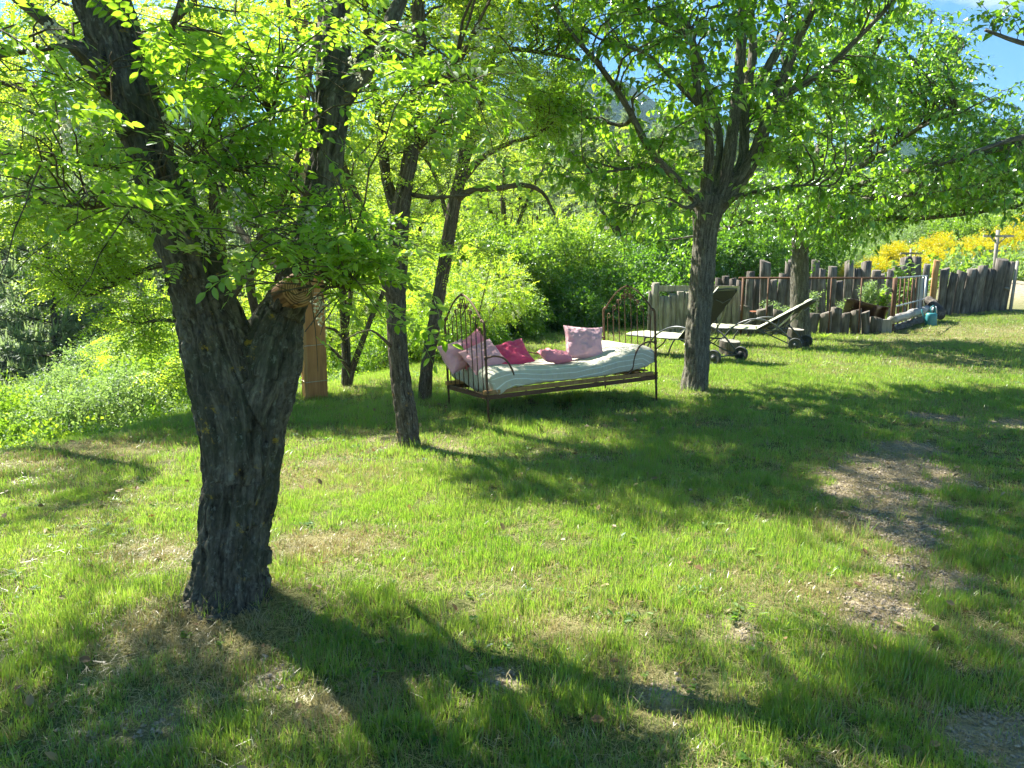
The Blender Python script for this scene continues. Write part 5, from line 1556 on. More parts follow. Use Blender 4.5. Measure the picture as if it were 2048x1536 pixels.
x, y = d * np.sin(a), d * np.cos(a); s = edge_dist(x, y)
k = ((s > 1.4) | ((y > 28.5) & (np.exp(-(((x - 17.8) / 2.2) ** 2 + ((y - 27.8) / 2.6) ** 2)) < .3)))
x, y, s, d = x[k], y[k], s[k], d[k]; n_ = len(x)
near_edge = sstep(1.2, 4, s)
near_edge[y > 28.5] = .7
sc_ = rng.uniform(.5, 1.3, n_) * (.35 + .65 * near_edge) * (1 + d / 45)
scatter('undergrowth', np.stack([x, y, gz(x, y) - .05], 1), np.stack([rng.normal(0, .2, n_), rng.normal(0, .2, n_), rng.uniform(0, 6.28, n_)], 1), np.repeat(sc_[:, None], 3, 1),
        rng.integers(0, 5, n_), UL, {'ptint': rng.uniform(0, 1, n_)}, 'low tangled plants covering the slopes beyond the lawn')

n_ = 9000
d = rng.uniform(34, 150, n_); a = np.radians(rng.uniform(12, 38, n_)); x, y = d * np.sin(a), d * np.cos(a)
scatter('hill_scrub', np.stack([x, y, gz(x, y) - .05], 1), np.stack([rng.normal(0, .2, n_), rng.normal(0, .2, n_), rng.uniform(0, 6.28, n_)], 1), np.repeat((rng.uniform(1.0, 2.6, n_) * (.6 + d / 80))[:, None], 3, 1),
        rng.choice([0, 1, 3, 3, 4], n_), UL, {'ptint': rng.uniform(0, 1, n_)}, 'scrub covering the rise far behind the palisade')
# ------------------------------------------------------------------ pines on the hillside
def pine_master(seed, H):
    r = np.random.default_rng(seed)
    needle = []
    for i in range(10):
        d = r.normal(0, 1, 3); d[2] = d[2] * .6 + .3; d /= np.linalg.norm(d)
        sd_ = np.cross(d, [0, 0, 1]); sd_ /= np.linalg.norm(sd_) + 1e-6
        L_ = r.uniform(.2, .36); v = np.array([-sd_ * .035, sd_ * .035, d * L_])
        needle.append((v, np.array([[0, 1, 2]]), r.uniform()))
    tuft_ = merge(needle)
    f = Foliage([tuft_]); st = MB()
    lean = r.normal(0, .02, 2)
    st.tube([(0, 0, -.6), (lean[0] * H * .5, lean[1] * H * .5, H * .5), (lean[0] * H, lean[1] * H, H)], [.17, .10, .02], 6)
    z = H * .14
    while z < H - .2:
        q = z / H
        ln = (1.0 - q) ** .75 * H * .235 + .25
        nb = r.integers(5, 8); a0 = r.uniform(0, 6.28)
        for b in range(nb):
            if r.uniform() < .14: continue
            a = a0 + b * 6.28 / nb + r.normal(0, .2); l_ = ln * r.uniform(.6, 1.15)
            up = .05 + .55 * q
            e_ = np.array([math.cos(a) * l_, math.sin(a) * l_, l_ * up + r.normal(0, .1)])
            o_ = np.array([lean[0] * z, lean[1] * z, z])
            st.tube([o_, o_ + e_ * .6 + [0, 0, -.08], o_ + e_], [.03, .018, .008], 3, caps=False)
            m = max(3, int(l_ / .22))
            for i in range(m):
                s = .3 + .75 * (i + r.uniform()) / m
                w_ = .32 * l_ * (1.1 - s)
                f.put(o_ + e_ * s + np.array([r.normal(0, .5) * w_, r.normal(0, .5) * w_, r.normal(0, .07)]), eul(0, 0, r.uniform(0, 6.28)), r.uniform(.9, 1.5), float(np.clip(.35 + .4 * s + r.normal(0, .15), 0, 1)))
                f.put(o_ + e_ * s + np.array([r.normal(0, .9) * w_, r.normal(0, .9) * w_, r.normal(0, .1)]), eul(0, 0, r.uniform(0, 6.28)), r.uniform(.9, 1.5), float(np.clip(.3 + .4 * s + r.normal(0, .15), 0, 1)))
        z += r.uniform(.38, .6) * H / 11
    root = bpy.data.objects.new('pine_tree', None); COL.objects.link(root)
    st.build('trunk', M['pine_bark'], root); f.build('crown', M['needle'], root)
    return root
pm = [pine_master(1, 11.5), pine_master(2, 9.5), pine_master(3, 12.5)]
pts_ = []; tries = 0
while len(pts_) < 250 and tries < 20000:
    tries += 1
    a = R(rng.uniform(-37, 13)); d = 34 + 85 * rng.uniform() ** 1.1
    x, y = d * math.sin(a), d * math.cos(a)
    s = float(edge_dist(np.array([x]), np.array([y]))[0])
    if s < (16 if x < -6 else 9) or d < (34 if x < -6 else 46): continue
    md = 2.6 + d * .012
    if any((x - q[0]) ** 2 + (y - q[1]) ** 2 < md * md for q in pts_): continue
    pts_.append((x, y))
for u_, t_d in [(900, 52), (960, 58), (1020, 50), (1075, 60), (1120, 54), (1165, 63), (1210, 57), (1260, 66), (1310, 60), (1370, 68), (1430, 64), (990, 70), (1050, 74), (1140, 76), (1230, 78), (1330, 80), (860, 60), (930, 72), (1185, 48), (1095, 46), (1280, 52), (1500, 70), (1560, 74)] + [(u__ + rng.uniform(-18, 18), rng.uniform(84, 124)) for u__ in range(760, 1500, 26)]:
    q_ = P(u_, 530, t_d); pts_.append((q_[0] + rng.normal(0, .8), q_[1]))
LEDGE = [(-13.5, 26.5, 0), (-16.2, 27.5, 1), (-17.8, 31, 2), (-11.5, 30, 2), (-20, 29, 2), (-9.5, 33, 0)]
for i, (x, y) in enumerate(pts_ + [(a_, b_) for a_, b_, _ in LEDGE]):
    o_ = pm[i] if i < 3 else copy_tree(pm[rng.integers(3)])
    s = rng.uniform(.7, 1.15)
    o_.location = (x, y, gz1(x, y) - .1); o_.rotation_euler = (0, 0, rng.uniform(0, 6.28)); o_.scale = (s, s, s * rng.uniform(.9, 1.1))
    if i >= len(pts_): tag(o_, ['near pine just left of the big forked trunk, at the foot of the pine hillside', 'near pine in the middle of the left-hand gap, foremost of the hillside pines', 'near pine behind the foremost one, nearer the left edge', 'near pine half hidden by the big forked trunk on its left side', 'near pine cut by the left edge of the view', 'near pine hidden but for its tip behind the big forked trunk'][i - len(pts_)], 'pine tree', 'pines on the hillside across the valley')
    else:
        u, v, d = proj(np.array([x, y, o_.location[2] + 5.0]))
        where = ['at the left edge of the view', 'left of the big forked trunk', 'behind the fork of the big trunk', 'between big trunk and first slender locust', 'between the two slender locusts', 'above the left half of the daybed', 'above the right half of the daybed', 'behind the mulberry crowns'][int(np.searchsorted([140, 380, 620, 780, 930, 1090, 1310], u))]
        row = 'lowest row' if d < 48 else 'lower middle row' if d < 62 else 'upper middle row' if d < 82 else 'topmost row'
        size = 'small' if s < .85 else 'tall' if s > 1.0 else 'medium'
        tag(o_, '%s pine, %s, %s' % (size, row, where), 'pine tree', 'pines on the hillside across the valley')

# weeds, clover and fallen leaves in the lawn
def rosette(seed, n, L_, W_, mat, up=.35):
    r = np.random.default_rng(seed); parts = []; tm = oval_low(L_, W_)
    for i in range(n):
        a = i * 2.4 + r.normal(0, .2); c = r.normal(0, L_ * .5, 3); c[2] = abs(c[2]) * .6
        parts.append((tm[0] * r.uniform(.6, 1.2) @ frame(np.array([math.cos(a), math.sin(a), r.uniform(0, up * 2)])).T + c, tm[1], r.uniform()))
    v, t, a = merge(parts); return make_mesh('lawn_weed', v, t, mat, False, {'tint': a})
WD = [rosette(1, 26, .022, .018, M['leaf_bush']), rosette(2, 22, .028, .02, M['leaf_dark']), rosette(3, 9, .075, .022, M['leaf_bush'], .3), rosette(4, 12, .05, .03, M['leaf_dark'])]
x, y = polar_pts(3800, 1.8, 13, 42)
k = (edge_dist(x, y) < .8) & (n2(x, y, 1.1, 311, 2) > .50) & (bare_at(x, y) < .4)
x, y = x[k], y[k]; n_ = len(x)
scatter('lawn_weeds', np.stack([x, y, gz(x, y) + .012], 1), np.stack([rng.normal(0, .15, n_), rng.normal(0, .15, n_), rng.uniform(0, 6.28, n_)], 1),
        np.repeat(rng.uniform(.4, .85, n_)[:, None], 3, 1), rng.choice([0, 0, 0, 1, 1, 2, 3], n_), WD, {'ptint': rng.uniform(0, 1, n_)}, 'clover and small broad-leaved weeds in the lawn')
M['dead'] = leaf_mat('dead_leaf', [(0.20, 0.12, 0.05), (0.42, 0.33, 0.17)], [(0.2, 0.1, 0.03), (0.4, 0.28, 0.1)], 0.02, 0.5, tf=.3)
DL = [make_mesh('dead_leaf', *[q for q in (oval_low(.05, .03))], M['dead'], False, {'tint': np.full(6, .3 * i)}) for i in range(3)]
x, y = polar_pts(700, 1.8, 9, 42); k = edge_dist(x, y) < .8; x, y = x[k], y[k]; n_ = len(x)
scatter('fallen_leaves', np.stack([x, y, gz(x, y) + rng.uniform(.01, .04, n_)], 1), np.stack([rng.normal(0, .5, n_), rng.normal(0, .5, n_), rng.uniform(0, 6.28, n_)], 1),
        np.repeat(rng.uniform(.4, 1.2, n_)[:, None], 3, 1), rng.integers(0, 3, n_), DL, {'ptint': rng.uniform(0, 1, n_)}, 'dead leaves and petals lying in the grass')

# ------------------------------------------------------------------ boarded utility pole
pb = ground_base(630, 792, 9.5)
po = thing('utility_pole', pb, 'round wooden pole boxed in with orange boards and wire bands, left of the slender locust', 'pole', rz=R(28))
b = MB(); b.tube([(0, 0, -.2), (0, 0, 3), (.02, 0, 7.5)], [.085, .08, .07], 16); b.build('pole', M['pole'], po)
H_ = 1.62
for k in range(4):
    a = k * math.pi / 2
    Rz = rotm((0, 0, 1), a)
    b = MB(); c = np.array([0.0, -.115, H_ / 2 - .05])
    v = np.array([[x, y, z] for x in (-.5, .5) for y in (-.5, .5) for z in (-.5, .5)]) * np.array([.205 if k % 2 else .255, .024, H_ + .02 * (k % 2)])
    bcv = v + k * 3.1
    b.add((v + c) @ Rz.T, [[0, 1, 3, 2], [4, 6, 7, 5], [0, 4, 5, 1], [2, 3, 7, 6], [0, 2, 6, 4], [1, 5, 7, 3]], None, bcv)
    b.build('board', M['board'], po, False, bevel=.003)
b = MB(); b.box((-.13, -.133, H_ / 2 - .06), (.035, .018, H_ - .06)); b.build('batten', M['slat'], po, False)
for z in (.22, .66, 1.28):
    b = MB(); q = .1345
    b.tube([(-q, -q - .01, z), (q, -q, z + .012), (q, q, z + .01), (-q, q, z), (-q, -q - .01, z)], .0045, 5); b.build('wire_band', M['wire'], po)

# ------------------------------------------------------------------ daybed
BNL, BNR, BFL = P(975, 791, 8.0), P(1312, 751, 8.98), P(870, 773, 8.85)
ex = BNR - BNL; LB_ = np.linalg.norm(ex); ex /= LB_
ey = BFL - BNL; ey -= ex * (ey @ ex); WB = np.linalg.norm(ey); ey /= WB
ez = np.cross(ex, ey)
print('bed', LB_, WB, ex, ey, ez)
MBd = Matrix(np.stack([ex, ey, ez], 1)).to_4x4(); MBd.translation = Vector(BNL)
MBd_inv = np.linalg.inv(np.stack([ex, ey, ez], 1))
bed = thing('daybed', (0, 0, 0), 'rusty wrought-iron daybed with arched scrolled ends standing on the shaded grass', 'bed')
bed.matrix_world = MBd
def bedloc(u, v, t): return MBd_inv @ (P(u, v, t) - BNL)
TOP = .76
def end_frame(x0, name):
    sgn = 1
    root = MB()
    # two corner posts rounding into the arch
    for y0, s in ((0, 1), (WB, -1)):
        wp = MBd @ Vector((x0, y0, 0)); leg = float(wp.z) - gz1(wp.x, wp.y) + .03
        pts = [(x0, y0, -leg), (x0, y0, .0), (x0, y0, .4), (x0, y0, TOP - .05), (x0, y0 + s * .008, TOP - .012), (x0, y0 + s * .03, TOP + .004), (x0, y0 + s * .06, TOP + .006)]
        root.tube(pts, [.012, .014, .014, .014, .014, .013, .011], 8)
        for z in (-.03, .0, .03): root.tube([(x0, y0, z - .012), (x0, y0, z + .012)], [.021, .021], 8)
        root.tube([(x0, y0, .37), (x0, y0, .41)], [.019, .019], 8)
    ys = np.linspace(.05, WB - .05, 25)
    q = (ys - WB / 2) / (WB / 2 - .05)
    arch = np.stack([np.full(25, x0), ys, TOP + .006 + .27 * (1 - np.abs(q) ** 1.7)], 1)
    root.tube(arch, .0095, 8)
    for yy in (.055, WB / 2, WB - .055):
        i = int(np.argmin(abs(ys - yy))); root.tube([arch[i] + [0, -.014, -.004], arch[i] + [0, .014, .004]], [.018, .018], 8)
    root.tube([(x0, 0, .0), (x0, WB, .0)], .012, 6)
    fr = root.build(name, M['iron'], bed)
    nb = 8
    bars = np.linspace(.09, WB - .09, nb)
    for i in range(nb):
        y = bars[i]; qq = (y - WB / 2) / (WB / 2 - .05)
        zt = TOP + .006 + .27 * (1 - abs(qq) ** 1.7) - (.04 if i in (3, 4) else .11)
        m = MB()
        s = 1 if y < WB / 2 else -1
        hook = [(x0, y + s * .028 * (1 - math.cos(a)) , zt - .02 + .028 * math.sin(a)) for a in np.linspace(0, 1.5 * math.pi, 9)]
        m.tube([(x0, y, .03), (x0, y, .3), (x0, y, zt - .06)] + hook, [.0062] * 3 + list(np.linspace(.006, .0045, 9)), 6)
        m.build('bar', M['iron'], fr)
    for (yc, zc, s, r0) in [(WB / 2 - .05, TOP + .15, 1, .038), (WB / 2 + .05, TOP + .15, -1, .038), (WB / 2 - .11, TOP + .15, -1, .03), (WB / 2 + .11, TOP + .15, 1, .03), (WB / 2 - .21, TOP + .09, 1, .026), (WB / 2 + .21, TOP + .09, -1, .026)]:
        m = MB(); a = np.linspace(0, 3.6 * math.pi, 26); rr_ = r0 * (1 - a / a[-1] * .75)
        m.tube(np.stack([np.full(26, x0), yc + s * rr_ * np.cos(a), zc + rr_ * np.sin(a)], 1), .0045, 5)
        m.build('scroll', M['iron'], fr)
    # U-shaped feet joining bars in pairs
    for i in range(1, nb - 1, 2):
        m = MB(); y0, y1 = bars[i], bars[i + 1]
        m.tube([(x0, y0, .05), (x0, y0 + .01, .02), (x0, (y0 + y1) / 2, .005), (x0, y1 - .01, .02), (x0, y1, .05)], .006, 5); m.build('bar', M['iron'], fr)
    return fr
f0 = end_frame(0.0, 'head_frame'); f1 = end_frame(LB_, 'foot_frame')
for y0 in (0, WB):
    b = MB(); b.box((LB_ / 2, y0, -.022), (LB_ - .02, .006, .045)); b.box((LB_ / 2, y0 + (.02 if y0 == 0 else -.02), -.044), (LB_ - .02, .04, .005)); b.build('side_rail', M['rust'], bed, False)
b = MB(); b.box((0, WB / 2, -.024), (.006, WB - .02, .045)); b.build('end_rail', M['rust'], bed, False)
b = MB(); b.box((LB_, WB / 2, -.024), (.006, WB - .02, .045)); b.build('end_rail', M['rust'], bed, False)
for y0 in (.03, WB - .03):
    b = MB(); b.box((LB_ / 2 - .04, y0 - (.02 if y0 < .5 else 0), .028), (LB_ + .0, .045, .044)); b.build('lath', M['slat'], bed, False, bevel=.003)
nsl = 15
for i in range(nsl):
    b = MB(); b.box((.10 + (LB_ - .2) * i / (nsl - 1), WB / 2 + rng.normal(0, .006), .060), (.062, WB - .10, .018), rotm((0, 0, 1), rng.normal(0, .012))); b.build('slat', M['slat'], bed, False, bevel=.002)
for x0, s, in ((0, 1), (LB_, -1)):
    for y0 in (0, WB):
        b = MB()
        b.tube(spline([[x0, y0, .385, .011], [x0 + s * .10, y0, .40, .011], [x0 + s * .22, y0, .36, .011], [x0 + s * .30, y0, .24, .011], [x0 + s * .34, y0, .10, .011], [x0 + s * .46, y0, .0, .010]], .03)[:, :3], .0105, 7)
        b.build('side_arm', M['iron'], bed)
b = MB(); b.tube([(.9, .1, -.06), (1.1, .3, -.075), (1.35, .25, -.07), (1.7, .45, -.06)], .006, 5); b.tube([(1.0, .5, -.055), (1.2, .2, -.08), (1.5, .15, -.07)], .006, 5)
b.build('spring_wire', M['iron'], bed)
# side guard at the back, seen between the cushions
b = MB()
b.tube([(.95, WB, .26), (1.05, WB, .30), (1.30, WB, .24), (1.5, WB, .12)], .008, 6); b.tube([(1.0, WB, .27), (1.06, WB, .20), (1.12, WB, .12)], .006, 5); b.tube([(1.30, WB, .23), (1.2, WB, .2), (1.12, WB, .1)], .006, 5)
b.build('back_guard', M['iron'], bed)

# mattress under a striped cover
nu, nv_ = 120, 72
xs = np.linspace(0, 1, nu); th = np.linspace(0, 2 * np.pi, nv_, endpoint=False)
X = np.zeros((nu, nv_)); Yy = X.copy(); Z = X.copy(); ST = X.copy(); PL = np.zeros((nu, nv_, 3))
W2 = WB / 2 + .0
for i, s in enumerate(xs):
    L_ = s * (LB_ - .06) + .035
    topz = np.interp(s, [0, .12, .3, .5, .65, .8, .92, 1], [.27, .27, .225, .21, .23, .30, .37, .34])
    botz = np.interp(s, [0, .7, .9, 1], [.052, .054, .075, .105])
    endk = min(1, (min(s, 1 - s) / .035)) ** .5 if min(s, 1 - s) < .035 else 1
    cz = (topz + botz) / 2; hz_ = (topz - botz) / 2
    ct, stt = np.cos(th), np.sin(th)
    sq = lambda q, e: np.sign(q) * np.abs(q) ** e
    yy = W2 * sq(ct, .28); zz = hz_ * sq(stt, .5 if True else 1); zz = np.where(stt < 0, hz_ * sq(stt, .22), zz)
    yy = yy * (1 + .03 * np.sin(9 * s + 1)); 
    k_ = .35 + .65 * endk
    Yy[i] = WB / 2 + yy * (.98 + .02 * endk); Z[i] = cz + zz * k_
    X[i] = L_
    ST[i] = np.cumsum(np.concatenate([[0], np.hypot(np.diff(yy), np.diff(zz))]))
# wrinkles: long drapes, tighter pleats down the front side near the head
pp = np.stack([X, Yy, Z], -1)
wr = fbm(np.stack([X * 3.0, ST * 7, np.zeros_like(X)], -1), 4, 5) - .5
pleat = np.abs(np.sin(X * 26 + 5 * ST + 3 * wr)) * np.exp(-((X - .25) / .45) ** 2) * (Z < .16)
# diagonal gathers from the tucked corner
nrm = np.stack([np.zeros_like(X), (Yy - WB / 2) / W2, (Z - .12) / .1], -1); nrm /= np.linalg.norm(nrm, axis=2)[..., None] + 1e-6
pp += nrm * (wr * .045 + pleat * .012)[..., None]
hang = np.exp(-((X - .12) / .10) ** 2) * (Z < .10) * (Yy < WB / 2)
pp[..., 2] -= hang * .07
bulge = np.exp(-((X - LB_ + .05) / .12) ** 2)
pp[..., 0] += .05 * bulge * (Z > .15)
Vv = pp.reshape(-1, 3)
idx = np.arange(nu * nv_).reshape(nu, nv_); nx_ = np.roll(idx, -1, 1)
Q = np.stack([idx[:-1], nx_[:-1], nx_[1:], idx[1:]], -1).reshape(-1, 4)
c0 = pp[0].mean(0); c1 = pp[-1].mean(0)
Vv = np.concatenate([Vv, [c0, c1]])
k = np.arange(nv_)
T3 = np.concatenate([np.stack([idx[0][k], np.full(nv_, nu * nv_), np.roll(idx[0], -1)[k]], 1), np.stack([np.roll(idx[-1], -1)[k], np.full(nv_, nu * nv_ + 1), idx[-1][k]], 1)])
st_ = np.concatenate([(ST / 1.0 + .12 * np.sin(X * 1.7)).ravel(), [0, 0]])
plv = np.concatenate([np.stack([X * 3, ST * 3, Z], -1).reshape(-1, 3), [c0, c1]])
me_ = make_mesh('mattress', Vv, [Q, T3], M['cover'], True, {'st': st_, 'pl': plv})
mt = link('mattress', me_); mt.matrix_world = MBd
tag(mt, 'mattress in a rumpled grey-green cover with white stripes, curling up at the right end', 'mattress')

def cushion(name, wd, ht, th_, mat, loc, rot, label, seed, ears=.05):
    n = 34; g = np.linspace(-1, 1, n); U, V_ = np.meshgrid(g, g, indexing='ij')
    pz = (np.clip(1 - np.abs(U) ** 2.6, 0, 1) * np.clip(1 - np.abs(V_) ** 2.6, 0, 1)) ** .42
    pinch = 1 - .09 * (1 - np.abs(V_) ** 2) * np.abs(U) ** 3; pinch2 = 1 - .09 * (1 - np.abs(U) ** 2) * np.abs(V_) ** 3
    Xc = U * wd / 2 * pinch; Yc = V_ * ht / 2 * pinch2
    r = np.random.default_rng(seed)
    w1 = fbm(np.stack([U * 2.2 + seed, V_ * 2.2, U * 0], -1), 4, seed) - .5
    w2 = fbm(np.stack([U * 2.2 + seed, V_ * 2.2 + 9, U * 0], -1), 4, seed + 3) - .5
    up = pz * th_ / 2 + w1 * .055 * pz + .004; dn = -pz * th_ / 2 + w2 * .055 * pz - .004
    sag = .03 * w1
    b = MB(); A = np.stack([Xc, Yc, up + sag], -1); B = np.stack([Xc, Yc, dn + sag], -1)
    b.sheet(A); b.sheet(B[::-1])
    # piping round the seam closes the two faces
    rim = np.concatenate([A[0, :], A[:, -1][1:], A[-1, ::-1][1:], A[::-1, 0][1:]]) ; rim[:, 2] -= .004
    b.tube(rim, .006, 5, caps=False)
    o_ = b.build(name, mat); 
    m = Matrix.Translation(Vector(loc)) @ Euler(rot).to_matrix().to_4x4()
    o_.matrix_world = MBd @ m
    return tag(o_, label, 'cushion', 'cushions on the daybed')
# local bed coordinates; rotations stand each cushion up and lean it
def put_c(u, v, t): return tuple(bedloc(u, v, t))
cushion('cushion', .40, .34, .15, M['pk_pale'], put_c(914, 712, 8.5), (R(62), R(-8), R(24)), 'pale pink cushion leaning against the head bars, leftmost of the cushions', 3)
cushion('cushion', .46, .42, .14, M['pk_mid'], put_c(950, 707, 8.62), (R(62), R(-24), R(16)), 'rose cushion wedged between the two pale ones by the head bars', 4)
cushion('cushion', .42, .34, .15, M['pk_pale'], put_c(966, 713, 8.42), (R(46), R(-16), R(6)), 'pale pink cushion slumped over the rose one, second from the head bars', 5)
cushion('cushion', .40, .36, .13, M['pk_hot'], put_c(1024, 708, 8.7), (R(42), R(-10), R(-6)), 'hot pink cushion, the most vivid of the six', 6)
cushion('cushion', .33, .27, .12, M['pk_mid'], put_c(1110, 712, 8.72), (R(14), R(4), R(-6)), 'small rose cushion lying flat in front of the mauve one', 7)
cushion('cushion', .47, .40, .15, M['pk_mauve'], put_c(1168, 686, 8.95), (R(68), R(6), R(-14)), 'large mauve cushion standing in the middle of the daybed', 8)

# ------------------------------------------------------------------ sun loungers
def lounger(origin, phi, back, label, Ln=1.95, Wd=.62, cush_back=True):
    """local: +x from head (wheels) to foot, y across, z up"""
    root = thing('sun_lounger', origin, label, 'sun lounger', 'sun loungers by the log enclosure', rz=phi)
    sh = .36
    hinge = .80
    for s in (-1, 1):
        y = s * Wd / 2
        b = MB(); b.tube([(.35, y, sh), (1.0, y, sh), (Ln - .1, y, sh), (Ln - .02, y * .9, sh - .01), (Ln, y * .6, sh - .01)], .014, 8)
        b.build('side_rail', M['alu'], root)
        # swept arm: from the wheel up over the seat and down to the front foot
        ya = y + s * .05
        b = MB(); p = spline([[.02, ya, .09, .015], [.22, ya, .30, .016], [.42, ya, .47, .017], [.68, ya, .57, .017], [.95, ya, .55, .016], [1.22, ya, .42, .015], [1.40, ya, .22, .015], [1.50, ya, .0, .015]], .05)
        b.tube(p[:, :3], p[:, 3], 8); b.build('armrest', M['alu'], root)
        b = MB(); b.tube([(.12, ya, .12), (.3, y, .18), (.6, y, .30), (.75, y, sh - .01)], .012, 7); b.build('strut', M['alu'], root)
        b = MB(); b.tube(spline([[Ln - .45, y, sh - .01, .013], [Ln - .38, y, .2, .013], [Ln - .22, y, .08, .013], [Ln - .18, y, -.01, .013]], .05)[:, :3], .013, 7); b.build('leg', M['alu'], root)
        # wheel
        w_ = MB(); prof = [(.0, .026), (.045, .028), (.05, .020), (.098, .020), (.105, .027), (.122, .027), (.127, .018), (.127, -.018), (.122, -.027), (.098, -.027), (.05, -.02), (.0, -.026)]
        th2 = np.linspace(0, 2 * np.pi, 25); Pg = np.array([[[r_ * math.cos(a), h_, r_ * math.sin(a)] for a in th2] for r_, h_ in prof])
        w_.sheet(Pg + np.array([.02, ya + s * .045, .122])); wo = w_.build('wheel', M['rubber'], root)
        h = MB(); h.tube([(.02, ya + s * .03, .122), (.02, ya + s * .085, .122)], [.03, .026], 12); h.build('hub', M['hub'], wo)
    b = MB(); b.tube([(.02, -Wd / 2 - .08, .122), (.02, Wd / 2 + .08, .122)], .012, 8); b.build('axle', M['alu'], root)
    for x in (1.0, Ln - .45):
        b = MB(); b.tube([(x, -Wd / 2, sh - .02), (x, Wd / 2, sh - .02)], .012, 7); b.build('cross_bar', M['alu'], root)
    b = MB(); b.tube([(.55, -Wd / 2, .27), (.55, Wd / 2, .27)], .010, 7); b.build('cross_bar', M['alu'], root)
    b = MB(); b.box(((hinge + Ln) / 2, 0, sh - .005), (Ln - hinge, Wd - .02, .008)); b.build('seat_sling', M['sling'], root)
    # back
    ca, sa = math.cos(back), math.sin(back)
    def bk(d, y, h): return (hinge - d * ca + h * sa * 0 - h * -sa * -1 * 0 - h * 0 + (-h) * 0 + (0) , y, sh + d * sa) if h == 0 else (hinge - d * ca + h * sa, y, sh + d * sa + h * ca)
    BL_ = 1.08
    for s in (-1, 1):
        b = MB(); b.tube([bk(0, s * Wd / 2, 0), bk(BL_, s * Wd / 2, 0), bk(BL_ + .04, s * (Wd / 2 - .04), 0)], .014, 8); b.build('back_rail', M['alu'], root)
        b = MB(); b.tube([bk(.45, s * Wd / 2, -.01), (hinge - .45 * ca + .02 * 0, s * Wd / 2, sh - .0), (.5, s * Wd / 2, .27)] if back > .9 else [bk(.5, s * Wd / 2, -.01), (.42, s * Wd / 2, .36), (.5, s * Wd / 2, .27)], .009, 6); b.build('prop', M['alu'], root)
    b = MB(); b.tube([bk(BL_ + .04, -(Wd / 2 - .04), 0), bk(BL_ + .055, 0, 0), bk(BL_ + .04, Wd / 2 - .04, 0)], .014, 8); b.build('back_rail', M['alu'], root)
    b = MB(); Pg = [[bk(d, y, -.012 - .02 * math.sin(math.pi * d / BL_)) for y in np.linspace(-Wd / 2, Wd / 2, 7)] for d in np.linspace(0, BL_ + .02, 10)]
    b.sheet(Pg); Pg2 = [[bk(d, y, -.018 - .02 * math.sin(math.pi * d / BL_)) for y in np.linspace(-Wd / 2, Wd / 2, 7)] for d in np.linspace(0, BL_ + .02, 10)]
    b.sheet(Pg2); b.build('back_sling', M['sling'], root)
    # cushion in two quilted runs, plus its ties
    def pad(fn, L_, name):
        b = MB(); n1, n2_ = 44, 14
        top_ = []; bot = []
        for i in range(n1):
            q = i / (n1 - 1); rt = []; rb = []
            for j in range(n2_):
                y = (j / (n2_ - 1) - .5) * (Wd - .03)
                e = min(1, min(q, 1 - q) / .05, min(j, n2_ - 1 - j) / 1.5) ** .5 if min(q, 1 - q, j, n2_ - 1 - j) < 2 else 1
                e = max(0, min(1, min(q / .05, (1 - q) / .05, j / 1.2, (n2_ - 1 - j) / 1.2))) ** .5
                quilt = .72 + .28 * abs(math.sin(q * math.pi * 6)) ** .6
                rt.append(fn(q * L_, y, .008 + .042 * e * quilt)); rb.append(fn(q * L_, y, .006))
            top_.append(rt); bot.append(rb)
        b.sheet(top_); b.sheet(bot)
        return b.build(name, M['cushion'], root)
    pad(lambda d, y, h: (hinge + .0 + d, y, sh + .006 + h), Ln - hinge + .02, 'seat_pad')
    pad(lambda d, y, h: bk(d, y, h + .004), BL_ + .10, 'back_pad')
    for s in (-1, 1):
        b = MB(); y = s * (Wd / 2 - .02)
        pts = [bk(.80, y, -.02), bk(.62, y + s * .01, -.10), bk(.30, y + s * .02, -.16), bk(.12, y, -.12), bk(.02, y * .9, -.03)]
        l = spline([[*p_, .01] for p_ in pts], .04)
        sd_ = np.array([0, 1.0, 0]) * .0
        A_ = l[:, :3] + np.array([.014, 0, .008]); B_ = l[:, :3] - np.array([.014, 0, .008])
        b.sheet([A_, B_]); o_ = b.build('strap', M['strap'], root); md = o_.modifiers.new('th', 'SOLIDIFY'); md.thickness = .002
    b = MB(); hd = [bk(.95, -.22, -.05), bk(.90, 0, -.09), bk(.95, .22, -.05)]; b.tube(hd, .008, 6); b.build('handle', M['alu'], root)
    return root
def lpos(u, v, t):
    p = P(u, v, t); return (p[0], p[1], gz1(p[0], p[1]))
lounger(lpos(1457, 722, 12.9), R(90 + 42), R(50), 'near lounger, back raised steeply, foot hidden by the mulberry trunk')
lounger(lpos(1603, 695, 15.0), R(90 + 56), R(31), 'further lounger with its back half reclined, beside the short log edging')

